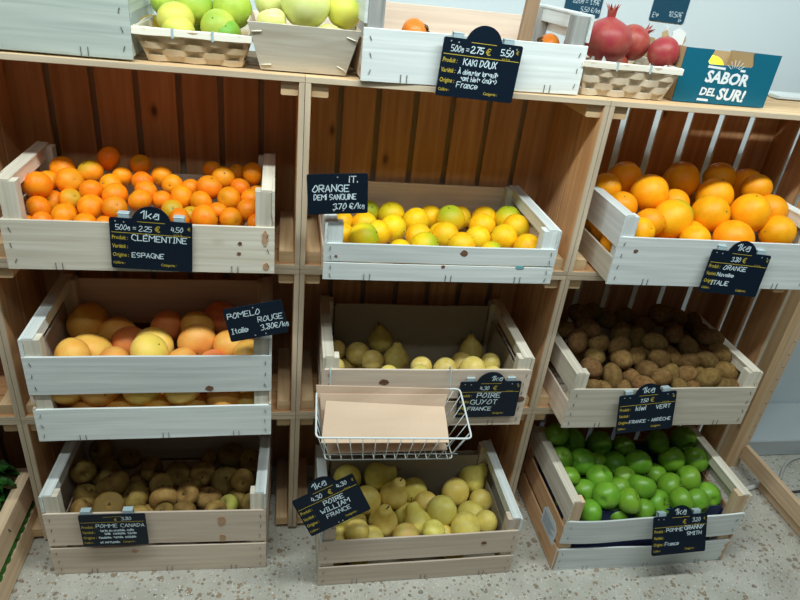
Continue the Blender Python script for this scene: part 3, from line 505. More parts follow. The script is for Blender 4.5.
FD=json.loads(r'''{"clem":{"ax":[],"v":[[-0.4907,0.1394,0.9518,0.0262,"",62,169],[-0.4038,0.1599,0.9721,0.0251,"",108,158],[-0.4344,0.1294,0.9527,0.0256,"g",90,171],[-0.3398,0.158,0.9633,0.0214,"",140,164],[-0.3737,0.1359,0.9422,0.0209,"",122,177],[-0.513,0.0522,0.9456,0.027,"",36,186],[-0.5093,0.1007,0.9378,0.0214,"",48,180],[-0.4653,0.0914,0.9428,0.027,"",69,181],[-0.3902,0.0999,0.936,0.0224,"",110,184],[-0.4204,0.0707,0.9323,0.0221,"",91,190],[-0.4944,0.067,0.906,0.0236,"",52,201],[-0.4559,0.0535,0.9187,0.0217,"g",70,199],[-0.3728,0.0591,0.9285,0.0257,"",115,195],[-0.5059,0.0192,0.9114,0.0233,"",38,207],[-0.4124,0.0294,0.912,0.0264,"",91,207],[-0.3642,0.0141,0.9193,0.0238,"",115,207],[-0.4613,0.0173,0.8972,0.0256,"",64,215],[-0.4898,-0.0229,0.9003,0.02,"",40,223],[-0.5194,-0.0161,0.8875,0.02,"",23,225],[-0.4565,-0.0225,0.89,0.02,"",59,226],[-0.4149,-0.0142,0.8921,0.0237,"",86,225],[-0.3751,-0.0217,0.8955,0.02,"",105,226],[-0.3306,0.1188,0.9381,0.0227,"",143,182],[-0.3169,0.0789,0.9335,0.0225,"",145,191],[-0.3204,0.036,0.929,0.0236,"",140,200],[-0.191,0.1619,0.9586,0.02,"",212,170],[-0.14,0.1625,0.9532,0.02,"",236,173],[-0.1031,0.1437,0.9602,0.0239,"",252,173],[-0.1651,0.1293,0.9529,0.0243,"",223,177],[-0.2928,0.1358,0.9464,0.0223,"",161,177],[-0.2677,0.1031,0.9415,0.0214,"",173,184],[-0.231,0.1075,0.9333,0.02,"",189,188],[-0.1904,0.0913,0.9437,0.0261,"",210,187],[-0.2453,0.0674,0.9278,0.0255,"",180,197],[-0.2835,0.0553,0.9244,0.02,"",162,199],[-0.1283,0.1032,0.9404,0.0218,"",240,188],[-0.1487,0.0654,0.929,0.0247,"",229,198],[-0.0914,0.1075,0.9281,0.02,"",257,193],[-0.1042,0.0708,0.9295,0.0216,"",251,198],[-0.1091,0.0299,0.919,0.0241,"",247,210],[-0.2036,0.0508,0.9251,0.0233,"",200,202],[-0.169,0.0309,0.914,0.02,"",217,211],[-0.1413,0.0001,0.91,0.0233,"",231,219],[-0.1907,-0.0084,0.9136,0.027,"",204,218],[-0.2581,0.0267,0.9142,0.0214,"g",173,210],[-0.2383,-0.0119,0.9112,0.0212,"",180,219],[-0.0901,-0.0049,0.9047,0.02,"",256,223],[-0.2216,0.0223,0.9057,0.02,"g",190,214]],"f":[[-0.4978,-0.0175,0.8455,0.0228],[-0.4497,-0.017,0.8455,0.0228],[-0.4015,-0.0165,0.8455,0.0228],[-0.4712,0.0571,0.868,0.0228],[-0.4755,0.1026,0.8866,0.0228],[-0.4292,0.0607,0.8805,0.0228],[-0.3797,0.0562,0.8821,0.0228],[-0.2823,0.0564,0.8827,0.0228],[-0.2343,0.0584,0.8835,0.0228],[-0.2347,0.105,0.8866,0.0228],[-0.1855,0.0583,0.8837,0.0228],[-0.1374,0.0575,0.8851,0.0228]]},"sang":{"ax":[],"v":[[0.1634,0.1813,0.8686,0.027,"g",367,211],[0.2179,0.1673,0.8688,0.0309,"",391,214],[0.0958,0.1088,0.8688,0.0256,"",342,221],[0.1463,0.0981,0.8695,0.0291,"",364,224],[0.0909,0.0366,0.8683,0.025,"",342,234],[0.133,0.0019,0.8777,0.033,"g",363,237],[0.1702,0.0473,0.8701,0.0293,"",377,233],[0.2106,0.0871,0.8657,0.0306,"",392,228],[0.2716,0.129,0.8693,0.0311,"",415,221],[0.3163,0.1722,0.8632,0.0296,"",430,217],[0.262,0.0373,0.8688,0.03,"",418,236],[0.2644,-0.0199,0.8727,0.0298,"g",424,245],[0.2083,-0.035,0.8661,0.025,"",400,251],[0.322,0.0785,0.8585,0.0272,"",440,234],[0.3551,0.1303,0.8777,0.033,"g",450,218],[0.3909,0.174,0.8655,0.0275,"",459,217],[0.4516,0.1711,0.8652,0.0317,"",484,218],[0.501,0.1414,0.8796,0.032,"g",509,218],[0.4283,0.111,0.8695,0.0314,"",481,226],[0.3204,0.0292,0.8775,0.0295,"",445,235],[0.5013,0.0804,0.8816,0.0317,"",518,227],[0.3457,-0.0206,0.8754,0.0296,"",461,245],[0.3968,0.0359,0.8704,0.0286,"",477,238],[0.4593,0.0383,0.8732,0.0311,"",503,237],[0.5025,-0.0067,0.8709,0.0302,"",527,247],[0.4102,-0.035,0.8686,0.025,"g",491,252]],"f":[]},"oran":{"ax":[],"v":[[0.7963,0.1774,0.9833,0.0412,"",624,179],[0.7324,0.1369,0.9722,0.0343,"",605,187],[0.828,0.1033,0.975,0.044,"",649,193],[0.9505,0.1753,0.9893,0.044,"",680,180],[0.8999,0.0999,0.9506,0.0362,"",673,204],[0.7474,0.0703,0.9492,0.0354,"",621,206],[0.86,0.0355,0.9357,0.044,"g",670,220],[0.7943,0.0156,0.9319,0.033,"",650,223],[0.7497,-0.0233,0.9258,0.033,"",640,231],[0.7288,0.0238,0.8738,0.033,"",608,243],[0.7301,0.0849,0.8872,0.033,"",600,228],[0.9195,0.0324,0.8997,0.0347,"",688,233],[1.0579,0.1789,0.9988,0.0387,"",719,178],[1.1332,0.1724,0.9819,0.0437,"",744,185],[1.0163,0.1202,0.9701,0.0436,"",714,195],[0.9711,0.0538,0.9487,0.044,"",710,213],[1.0609,0.0357,0.9598,0.044,"",751,214],[1.1353,0.0617,0.9587,0.0394,"",771,210],[0.9977,-0.0178,0.9155,0.042,"",733,238],[0.8939,-0.0262,0.9134,0.033,"",695,239],[1.1186,-0.0036,0.9302,0.0401,"",775,230],[1.1143,0.1074,0.9993,0.0342,"",756,190]],"f":[[0.795,0.0213,0.8593,0.0373],[0.7914,0.0932,0.8593,0.0373],[0.7505,0.1525,0.8601,0.0373],[0.8533,-0.0211,0.8593,0.0373],[0.8585,0.0555,0.8593,0.0373],[0.9348,-0.0225,0.8593,0.0373],[0.9216,0.0902,0.8593,0.0373],[1.0493,-0.025,0.8593,0.0373],[1.1216,-0.0264,0.8593,0.0373],[0.7956,0.183,0.9073,0.0373],[0.9562,0.1793,0.9111,0.0373],[1.0325,0.1807,0.9217,0.0373],[1.1039,0.1752,0.9091,0.0373]]},"pome":{"ax":[],"v":[[-0.4921,0.1493,0.5707,0.047,"",84,323],[-0.4203,0.126,0.5528,0.0426,"",115,334],[-0.3801,0.0642,0.5673,0.0416,"r",132,343],[-0.4529,0.0244,0.5729,0.0447,"",90,351],[-0.4701,-0.0416,0.6054,0.0369,"",72,356],[-0.3869,-0.0414,0.5845,0.0363,"",114,364],[-0.3201,0.0288,0.5828,0.0438,"y",150,346],[-0.3159,-0.0373,0.6116,0.0398,"y",149,353],[-0.4955,-0.0368,0.5218,0.042,"",60,392],[-0.4251,-0.0336,0.518,0.0445,"",94,399],[-0.4996,0.0003,0.4602,0.0382,"r",66,411],[-0.4239,0.0153,0.4588,0.0368,"",114,407],[-0.3394,-0.0361,0.5148,0.0412,"y",142,398],[-0.3676,0.0071,0.4583,0.0363,"r",126,411],[-0.3072,0.1277,0.5734,0.0402,"r",167,326],[-0.2345,0.1043,0.5874,0.0396,"",198,326],[-0.1858,0.1578,0.5813,0.0413,"r",219,317],[-0.2252,0.0277,0.5946,0.0425,"",197,342],[-0.1526,0.0115,0.5964,0.0358,"",229,346],[-0.1137,0.0557,0.5629,0.0374,"r",247,347],[-0.1056,-0.039,0.6006,0.0362,"",249,357],[-0.2501,-0.0415,0.584,0.035,"",182,365],[-0.1859,-0.0409,0.5785,0.035,"r",211,365],[-0.2519,-0.0338,0.5126,0.0427,"y",185,398],[-0.1912,0.0111,0.4618,0.0398,"r",212,409],[-0.1649,-0.0379,0.4907,0.0378,"",225,402],[-0.1102,-0.0345,0.4628,0.0408,"y",246,407],[-0.2906,0.0115,0.4614,0.0394,"r",167,411]],"f":[[-0.4581,-0.0386,0.4618,0.0398],[-0.4987,0.0803,0.4618,0.0398],[-0.3855,-0.038,0.4618,0.0398],[-0.3806,0.0894,0.4618,0.0398],[-0.3103,-0.0373,0.4618,0.0398],[-0.2786,0.0922,0.4618,0.0398],[-0.233,-0.0366,0.4618,0.0398],[-0.202,0.0871,0.4618,0.0398],[-0.1094,-0.0115,0.5347,0.0398],[-0.1294,0.0588,0.4633,0.0398],[-0.439,0.0673,0.5061,0.0398],[-0.329,0.0577,0.5083,0.0398],[-0.255,0.045,0.5231,0.0398],[-0.1791,0.0409,0.5313,0.0398]]},"guyo":{"ax":[[-0.08,-0.09,0.99],[0.21,0.89,-0.41],[0.01,0.98,-0.2],[0.24,0.82,-0.52],[0.02,0.07,1.0],[0.06,0.88,-0.47],[0.26,0.88,-0.4],[0.5,0.67,-0.55],[-0.23,0.03,0.97],[0.19,0.89,-0.42],[0.27,0.86,-0.43],[0.04,0.95,-0.31],[-0.07,0.46,-0.88],[0.23,0.83,-0.5],[0.2,0.84,-0.5]],"v":[[0.2276,0.1931,0.4969,0.032,"u",380,338],[0.1031,0.1575,0.4865,0.0277,"",335,350],[0.1595,0.131,0.4948,0.0294,"",357,353],[0.1901,0.0684,0.5141,0.0271,"",372,360],[0.2535,0.082,0.5099,0.032,"u",396,358],[0.3042,0.016,0.5304,0.0259,"",421,367],[0.3595,-0.0038,0.5365,0.0289,"",445,369],[0.4311,-0.0025,0.5352,0.032,"",473,369],[0.4765,0.1572,0.4866,0.0316,"u",471,350],[0.4166,0.0502,0.5196,0.0268,"",461,362],[0.4916,0.0447,0.5215,0.0257,"",490,363],[0.4713,-0.0353,0.5427,0.023,"",492,375],[0.2906,-0.0321,0.5418,0.0237,"",420,375],[0.0917,0.0194,0.5293,0.023,"",335,367],[0.2148,-0.0317,0.5422,0.023,"",388,375]],"f":[[0.1299,0.133,0.4487,0.0267],[0.1797,0.1509,0.4487,0.0267],[0.4435,0.132,0.4487,0.0267],[0.5134,0.138,0.4487,0.0267],[0.3118,-0.0043,0.4845,0.0267],[0.3689,0.0019,0.4841,0.0267],[0.4218,0.0008,0.4795,0.0267],[0.4792,-0.0014,0.4976,0.0267]]},"kiwi":{"ax":[],"v":[[0.8568,0.1757,0.5823,0.027,"",605,317],[0.7741,0.1115,0.5885,0.027,"",587,327],[0.7377,0.0813,0.5669,0.027,"",577,340],[0.804,0.0867,0.555,0.027,"",598,343],[0.8748,0.1111,0.5679,0.027,"",620,334],[0.8529,0.0665,0.5582,0.027,"",619,346],[0.9244,0.1067,0.5602,0.027,"",636,337],[0.9566,0.1413,0.5811,0.027,"",643,324],[0.9517,0.064,0.5738,0.026,"",654,343],[0.778,0.0446,0.5398,0.027,"",594,356],[0.7498,0.0019,0.5342,0.027,"",591,367],[0.8387,0.0188,0.5502,0.027,"",621,358],[0.8935,0.0485,0.5377,0.0254,"",634,356],[0.9377,0.0656,0.5289,0.0256,"",645,355],[0.8051,-0.0151,0.5179,0.027,"",612,377],[0.8593,-0.0071,0.5119,0.0247,"",629,377],[0.9111,0.0062,0.5234,0.027,"",646,369],[0.7314,-0.0509,0.5133,0.021,"",591,387],[0.7709,-0.0461,0.5001,0.0232,"",603,389],[0.8763,-0.051,0.5162,0.026,"",643,385],[0.8204,-0.056,0.5039,0.021,"",623,390],[0.9519,0.0226,0.5483,0.0255,"",660,358],[0.9291,-0.0365,0.5309,0.024,"",660,377],[0.9067,0.1739,0.5851,0.027,"",621,317],[0.7693,0.1591,0.6023,0.027,"",581,314],[0.9944,0.1472,0.6144,0.0261,"",658,313],[0.8132,0.1774,0.6009,0.0256,"",592,312],[0.7236,0.1281,0.5704,0.0248,"",566,330],[1.0272,0.176,0.5929,0.027,"",661,314],[1.0353,0.1137,0.5718,0.027,"",673,333],[0.982,0.0958,0.5499,0.027,"",656,343],[1.1221,0.0751,0.5798,0.0267,"",709,338],[1.1342,0.0332,0.559,0.0263,"",720,352],[1.0626,0.0682,0.5531,0.027,"",688,347],[1.0896,0.0187,0.5453,0.027,"",706,360],[1.0403,0.0259,0.5364,0.0256,"",688,363],[0.9943,0.0468,0.5377,0.027,"",668,356],[0.9678,-0.0111,0.5155,0.027,"",668,376],[1.017,-0.0122,0.5201,0.0252,"",685,375],[1.0628,-0.001,0.5103,0.0254,"",696,373],[1.0572,-0.0458,0.5327,0.027,"",708,378],[1.1339,-0.0129,0.5307,0.0266,"",728,372],[0.9774,-0.0556,0.5109,0.0214,"",680,388],[1.0167,-0.0521,0.5049,0.0215,"",691,388],[1.0988,-0.0528,0.5135,0.0242,"",724,387],[1.1324,0.169,0.567,0.027,"",693,324],[1.0776,0.1736,0.5869,0.027,"",676,317],[1.1362,-0.0527,0.5086,0.0243,"",737,387],[1.1257,0.1214,0.5704,0.0258,"",700,332]],"f":[[0.7385,-0.0213,0.4814,0.0233],[0.7927,-0.021,0.4701,0.0233],[0.7887,0.0222,0.488,0.0233],[0.8368,-0.027,0.4762,0.0233],[0.8366,0.0242,0.4864,0.0233],[0.889,-0.021,0.4785,0.0233],[0.8851,0.0243,0.4851,0.0233],[0.935,0.0697,0.482,0.0233],[0.9901,-0.0265,0.4752,0.0233],[0.9862,0.0236,0.4868,0.0233],[1.037,-0.0263,0.4765,0.0233],[1.0321,0.0258,0.4837,0.0233],[1.084,-0.0258,0.4742,0.0233],[1.0889,0.0271,0.4832,0.0233],[0.7134,0.0973,0.5274,0.0233],[0.7152,0.1465,0.5285,0.0233],[0.7668,0.0977,0.5258,0.0233],[0.8199,0.1042,0.5127,0.0233],[0.8636,0.1,0.522,0.0233],[0.908,0.0995,0.5151,0.0233],[0.9123,0.1458,0.53,0.0233],[0.955,0.1055,0.5108,0.0233],[1.0189,0.0978,0.5183,0.0233],[1.0631,0.1051,0.5215,0.0233],[1.1087,0.1455,0.5291,0.0233]]},"cana":{"ax":[],"v":[[-0.5067,0.1511,0.164,0.0346,"",102,450],[-0.4349,0.1339,0.1482,0.03,"",129,459],[-0.3731,0.094,0.1493,0.0317,"",151,468],[-0.451,0.0277,0.1609,0.038,"",113,485],[-0.4877,0.0885,0.1498,0.0375,"",104,471],[-0.5118,0.0103,0.142,0.0325,"",87,496],[-0.3916,-0.0073,0.151,0.0351,"",135,498],[-0.508,-0.0479,0.1522,0.0293,"",82,511],[-0.4468,-0.0455,0.1595,0.0359,"",108,507],[-0.3215,-0.0203,0.1578,0.0344,"",163,499],[-0.3732,-0.0713,0.1539,0.0278,"",138,516],[-0.3554,-0.0368,0.1204,0.026,"",150,512],[-0.3389,0.0362,0.1453,0.0295,"",161,485],[-0.5259,0.0543,0.1868,0.029,"",78,471],[-0.1701,0.1363,0.1471,0.0361,"",230,456],[-0.2296,0.1327,0.1379,0.0283,"",209,460],[-0.1132,0.1083,0.1526,0.0307,"",251,460],[-0.3015,0.0801,0.1431,0.0316,"",178,473],[-0.2381,0.0762,0.1439,0.0322,"",202,473],[-0.1757,0.0486,0.1384,0.0377,"",226,481],[-0.264,-0.0212,0.1683,0.0291,"",187,495],[-0.2181,-0.008,0.1368,0.0344,"",205,498],[-0.1625,-0.0463,0.1479,0.028,"g",228,505],[-0.1428,-0.0043,0.1234,0.0284,"",237,499],[-0.2635,-0.0735,0.162,0.0294,"",183,512],[-0.1037,-0.0425,0.1512,0.0267,"",253,502],[-0.3134,-0.0752,0.1603,0.026,"",164,513],[-0.1919,-0.0795,0.1696,0.026,"",215,510],[-0.263,0.0269,0.1451,0.0272,"",191,486],[-0.1305,0.0184,0.171,0.0295,"",242,480]],"f":[[-0.4768,-0.0291,0.0979,0.031],[-0.4755,0.036,0.0945,0.031],[-0.4121,-0.0338,0.0952,0.031],[-0.4079,0.0338,0.1,0.031],[-0.4063,0.0994,0.099,0.031],[-0.3432,-0.0295,0.0672,0.031],[-0.3422,0.0303,0.0802,0.031],[-0.3402,0.0974,0.0983,0.031],[-0.2788,0.0328,0.0915,0.031],[-0.2704,0.0975,0.0926,0.031],[-0.2125,-0.0445,0.0856,0.031],[-0.2162,0.0291,0.0857,0.031],[-0.206,0.0943,0.0953,0.031],[-0.1491,-0.0491,0.0872,0.031],[-0.1398,0.0327,0.0797,0.031],[-0.1418,0.092,0.0983,0.031]]},"will":{"ax":[[0.03,0.43,-0.9],[0.99,0.07,0.1],[0.11,-0.08,0.99],[0.18,0.86,-0.47],[0.22,0.83,-0.51],[0.21,0.82,-0.53],[-0.26,0.57,-0.78],[0.33,0.93,-0.15],[0.09,0.71,-0.7],[-0.05,-0.11,0.99],[0.01,0.87,-0.5],[-0.08,0.66,-0.75],[0.06,0.9,-0.44],[0.86,0.42,0.28],[0.48,0.74,-0.47],[0.48,0.73,-0.49],[0.13,0.82,-0.56],[-0.3,0.84,0.45],[0.64,0.3,-0.71],[-0.24,0.69,-0.68],[0.2,0.85,-0.49],[0.51,0.69,-0.51],[-0.22,0.16,-0.96]],"v":[[0.1485,0.058,0.1226,0.0375,"",346,478],[0.2351,0.0578,0.1273,0.038,"h",377,475],[0.2731,-0.0045,0.1195,0.038,"u",394,495],[0.3379,0.03,0.0956,0.0363,"",414,490],[0.1976,-0.0132,0.1122,0.038,"",366,500],[0.1408,-0.0772,0.1049,0.0347,"",347,521],[0.1139,-0.1303,0.111,0.028,"",339,536],[0.1572,-0.1409,0.1436,0.03,"",357,530],[0.1951,-0.1344,0.0993,0.0339,"",370,539],[0.236,-0.0803,0.1024,0.038,"u",383,521],[0.3079,-0.0386,0.074,0.0333,"",406,515],[0.2845,-0.1407,0.1136,0.0334,"o",406,536],[0.4495,0.0028,0.1125,0.038,"",455,491],[0.512,0.0469,0.1132,0.038,"h",472,479],[0.3916,-0.0808,0.1331,0.038,"d",441,510],[0.3623,-0.0288,0.1055,0.0328,"",426,503],[0.5189,-0.0213,0.0991,0.0315,"",480,500],[0.3271,-0.0934,0.1041,0.0373,"",417,523],[0.4786,-0.0727,0.0976,0.038,"",471,515],[0.4421,-0.1326,0.1259,0.038,"",465,526],[0.3896,-0.1279,0.0914,0.0286,"",443,535],[0.5037,-0.121,0.1273,0.0295,"",485,521],[0.3543,-0.1449,0.1286,0.0287,"",433,531]],"f":[[0.1059,-0.1387,0.047,0.032],[0.108,-0.077,0.044,0.032],[0.167,-0.1424,0.044,0.032],[0.1921,-0.0041,0.045,0.032],[0.2695,-0.0784,0.044,0.032],[0.2598,-0.0039,0.045,0.032],[0.3494,-0.0753,0.044,0.032],[0.354,-0.0078,0.044,0.032],[0.4209,-0.1417,0.044,0.032],[0.4634,-0.0347,0.044,0.032]]},"gran":{"ax":[],"v":[[0.7434,0.0587,0.2103,0.0306,"",554,447],[0.7392,-0.0034,0.2331,0.0302,"",562,458],[0.7995,0.0666,0.2288,0.0344,"",571,441],[0.7973,-0.0105,0.2218,0.0348,"",581,462],[0.8787,0.0519,0.2282,0.035,"",599,444],[0.9118,0.0066,0.1977,0.0338,"",613,462],[0.9557,0.0459,0.217,0.0318,"",623,448],[0.9691,-0.0163,0.2201,0.035,"",637,461],[1.0679,0.0541,0.2263,0.035,"",657,442],[1.1527,0.0616,0.2342,0.035,"",682,437],[1.0821,-0.0094,0.2145,0.035,"",672,460],[1.1557,-0.0108,0.2165,0.035,"",695,459],[0.7413,-0.0572,0.215,0.0294,"",568,476],[0.7818,-0.0863,0.1855,0.0322,"",584,491],[0.8331,-0.0622,0.2128,0.0343,"",599,477],[0.8192,-0.1299,0.213,0.035,"",606,496],[0.9199,-0.0515,0.198,0.0299,"",625,477],[0.935,-0.1062,0.215,0.035,"",640,487],[0.8765,-0.1475,0.209,0.0321,"",626,501],[0.881,-0.0932,0.1968,0.0293,"",619,488],[1.028,-0.0279,0.1811,0.0335,"",655,474],[1.0366,-0.0884,0.1932,0.035,"",669,486],[1.1002,-0.071,0.2022,0.035,"",687,478],[1.1503,-0.1104,0.1729,0.035,"",707,496],[1.0918,-0.1388,0.182,0.035,"",695,501],[1.0327,-0.1481,0.2016,0.0325,"",680,501],[0.9823,-0.1295,0.1739,0.035,"",658,503],[0.9253,-0.1508,0.1789,0.0287,"",642,507],[0.7752,-0.1462,0.1707,0.0326,"",590,512],[0.8628,-0.1391,0.1547,0.0303,"",617,512],[0.8725,-0.0498,0.1675,0.0294,"",607,485],[0.8513,0.0037,0.201,0.0302,"",594,462],[0.7417,0.0597,0.266,0.0312,"",556,434]],"f":[[0.8451,-0.116,0.0964,0.0301],[0.7444,-0.079,0.139,0.0301],[0.7526,0.045,0.1515,0.0301],[0.8167,-0.0793,0.1371,0.0301],[0.8157,-0.019,0.1515,0.0301],[0.8856,-0.0901,0.1288,0.0301],[0.8872,-0.0026,0.1385,0.0301],[0.9452,-0.0164,0.1464,0.0301],[1.0031,-0.0766,0.1409,0.0301],[1.0008,-0.0134,0.128,0.0301],[1.0772,-0.0192,0.1455,0.0301],[1.1319,-0.068,0.1304,0.0301]]}}''')
ordn=['leftmost','second from left','third from left','fourth from left','fifth from left','sixth from left','seventh from left','eighth from left','ninth from left','tenth from left','eleventh from left','twelfth from left','thirteenth from left','fourteenth from left','fifteenth from left']
KN={'clem':('clementine','orange','clementine crate','clementine','clementines',5),'sang':('orange','yellow-orange','low blood-orange crate','orange','yellow-orange blood oranges',3),
 'oran':('orange','large','big-orange crate','orange','big oranges',4),'pome':('pomelo','yellow-pink','pomelo crate','pomelo','pomelos',5),
 'guyo':('pear','dull yellow','sparse pear crate','pear','pears above the wire basket',3),'kiwi':('kiwi','brown','kiwi crate','kiwi','kiwis',6),
 'cana':('apple','russet','russet apple crate','apple','russet apples',5),'will':('pear','yellow','full pear crate','pear','pears in the floor crate',4),
 'gran':('apple','green','green apple crate','apple','green apples',6)}
LOOK={('clem','g'):'greenish-tinged',('sang','g'):'green-topped',('oran','g'):'green-tipped',('pome','r'):'red-orange',('pome','y'):'bright yellow',
 ('cana','g'):'yellow-green russet',('will','o'):'orange-blushed',('guyo','u'):'upright dull yellow',('will','h'):'sideways-lying yellow',('will','u'):'neck-up yellow',('will','d'):'tip-forward greenish yellow'}
for k,dd in FD.items():
    noun,col,crt,cat,grp,nr=KN[k]; vis=dd['v']
    order=sorted(range(len(vis)),key=lambda i:-vis[i][6]); per=math.ceil(len(vis)/nr)
    rown={}
    for ri in range(nr):
        seg=sorted(order[ri*per:(ri+1)*per],key=lambda i:vis[i][5])
        nm='front row' if ri==0 else ('back row' if ri==nr-1 else ['','second row','third row','fourth row','fifth row'][ri])
        for j,i in enumerate(seg): rown[i]=(nm,ordn[j])
    for i,(x,y,z,r,fl,px,py) in enumerate(vis):
        key=k
        if fl=='g' and k in('clem','sang','oran','cana'): key=k+'g'
        if k=='pome' and fl in('r','y'): key='pome'+fl
        if k=='will' and fl=='o': key='willo'
        a,b=rown[i]
        lab='%s %s in the %s, %s, %s'%(LOOK.get((k,fl),col),noun,crt,a,b)
        if dd['ax']:
            q_=quat(dd['ax'][i])
        elif k=='kiwi': v=rdir(); v.z*=.6; q_=quat(v)
        elif k=='gran': q_=quat(rdir((.3,.25,.0)))
        elif k=='cana': q_=quat(rdir((0,-.7,.5)))
        elif fl=='g': q_=quat(rdir((.4,-.3,1.4)))
        else: q_=quat(rdir((0,-.3,.25)))
        inst(key,(x,y,z),r*{'gran':1.06,'cana':1.06,'kiwi':1.10}.get(k,1.03),q_,lab,cat,grp)
    for (x,y,z,r) in dd['f']:
        q_=quat(rdir((0,1,.5))) 
        if k in('guyo','will'):
            q_=quat((rnd.choice((-.6,.6)),.5,.1)); r*=.92
        inst(k,(x,y,z),r,q_,'%s %s half hidden under the top layer of the %s'%(col,noun,crt),cat,grp+' under the top layer')
# tip-forward pear crate fruit done

# ---------------------------------------------------------------- things on top of the shelves
ZT=1.2012
def taper_box(e,wb,wt,db,dt,h,mat,name,t=.002,wave=False,rimmat=None,rimh=0,y0=0):
    """open tapered basket: local origin front bottom centre"""
    parts=[]
    yb0,yb1=0,db; yt0,yt1=-(dt-db)/2,db+(dt-db)/2
    B=[(-wb/2,yb0),(wb/2,yb0),(wb/2,yb1),(-wb/2,yb1)]; T=[(-wt/2,yt0),(wt/2,yt0),(wt/2,yt1),(-wt/2,yt1)]
    return B,T
def basket_weave(e,wb,wt,db,dt,h,mat,nrow=5):
    B,T=taper_box(e,wb,wt,db,dt,h,mat,'x'); m=MB()
    rh=h/nrow
    for i in range(4):
        b0,b1=Vector((*B[i],0)),Vector((*B[(i+1)%4],0)); t0,t1=Vector((*T[i],h)),Vector((*T[(i+1)%4],h))
        L=(b1-b0).length; n=max(3,round(L/.032)); nrm=(b1-b0).cross(Vector((0,0,1))).normalized()
        def P(u,v,o): 
            p=(b0.lerp(b1,u)).lerp(t0.lerp(t1,u),v); return p+nrm*o
        for r in range(nrow):
            v0,v1=r/nrow-.004,(r+1)/nrow+.004; seg=n*6; ph=(r%2)*math.pi
            vs=[];fs=[]; uvs=[]; ou=rnd.uniform(0,30); jt=rnd.uniform(-.02,.02)
            for s_ in range(seg+1):
                u=s_/seg; o=.0038*math.sin(u*n*math.pi*1.0+ph); sq=.06*abs(math.cos(u*n*math.pi+ph))/nrow
                for vv,oo in ((v0+sq,o),(v1-sq,o),(v1-sq,o-.0014),(v0+sq,o-.0014)): vs.append(P(u,vv+jt*.2,oo))
            for s_ in range(seg):
                for j in range(4):
                    fs.append([s_*4+j,(s_+1)*4+j,(s_+1)*4+(j+1)%4,s_*4+(j+1)%4]); u0,u1=s_/seg*L+ou,(s_+1)/seg*L+ou
                    uvs.append([(u0,j*.01),(u1,j*.01),(u1,j*.01+.01),(u0,j*.01+.01)])
            fs.append([0,1,2,3]); fs.append([seg*4+3,seg*4+2,seg*4+1,seg*4]); uvs+=[[(0,0)]*4]*2
            m.add(vs,fs,uvs)
        for k in range(n+1):
            u=(k+.0)/n
            u=min(max(u,.02),.98); a=P(u-.022,0.01,-.0008); b=P(u+.022,.01,-.0008); c=P(u+.022,.99,-.0008); d2=P(u-.022,.99,-.0008)
            m.add([a,b,c,d2,*(q_-nrm*.001 for q_ in (a,b,c,d2))],[[0,1,2,3],[7,6,5,4],[0,4,5,1],[1,5,6,2],[2,6,7,3],[3,7,4,0]])
    m.build('woven_sides',mat,e)
    f=MB(); f.board((0,db/2,.002),(wb-.008,db-.008,.003),axis=0,ch=.0004); f.build('base',mat,e)
    rm=MB()
    for off,hh in ((.0018,.012),(-.0045,.013)):
        for i in range(4):
            t0,t1=Vector((*T[i],h)),Vector((*T[(i+1)%4],h)); c=(t0+t1)/2; dr=(t1-t0); nrm=dr.normalized().cross(Vector((0,0,1)))
            cc=c+nrm*off; ax=0 if abs(dr.x)>abs(dr.y) else 1; sz=[.002,.002,hh]; sz[ax]=dr.length+.004; sz[1-ax]=.0022
            rm.board((cc.x,cc.y,h-.004),sz,axis=ax,ch=.0006,seg=8,wob=.0006)
    rim=rm.build('rim',M_RIM,e)
    tm=MB()
    for sx in (-.17,.17):
        tm.board((sx*wt,T[0][1]-.0036,h-.004),(.004,.0012,.017),axis=2,ch=.0004); tm.board((sx*wt,T[0][1]+.001,h+.0032),(.004,.010,.0012),axis=1,ch=.0004)
    tm.build('rim_ties',M_CLIP,rim)
M_RIM=wood('rim_splint',(.90,.86,.76),(.78,.72,.60),knots=0,grain=20)
M_WEAVE=wood('woven_splint',(.80,.66,.46),(.62,.47,.29),knots=.0,grain=12)
M_WEAVE2=wood('pale_woven_splint',(.84,.76,.62),(.68,.56,.40),knots=.0,grain=12)
e=empty('woven_basket',(-.199,.030,ZT)); tag(e,'woven splint basket of lime-green citrus fruit with a white rim','basket','woven baskets on top')
basket_weave(e,.162,.200,.16,.20,.056,M_WEAVE)
e=empty('woven_basket',(.655,.034,ZT)); tag(e,'woven splint basket of pomegranates lined with white tissue','basket','woven baskets on top')
basket_weave(e,.180,.215,.16,.195,.066,M_WEAVE2,nrow=5)
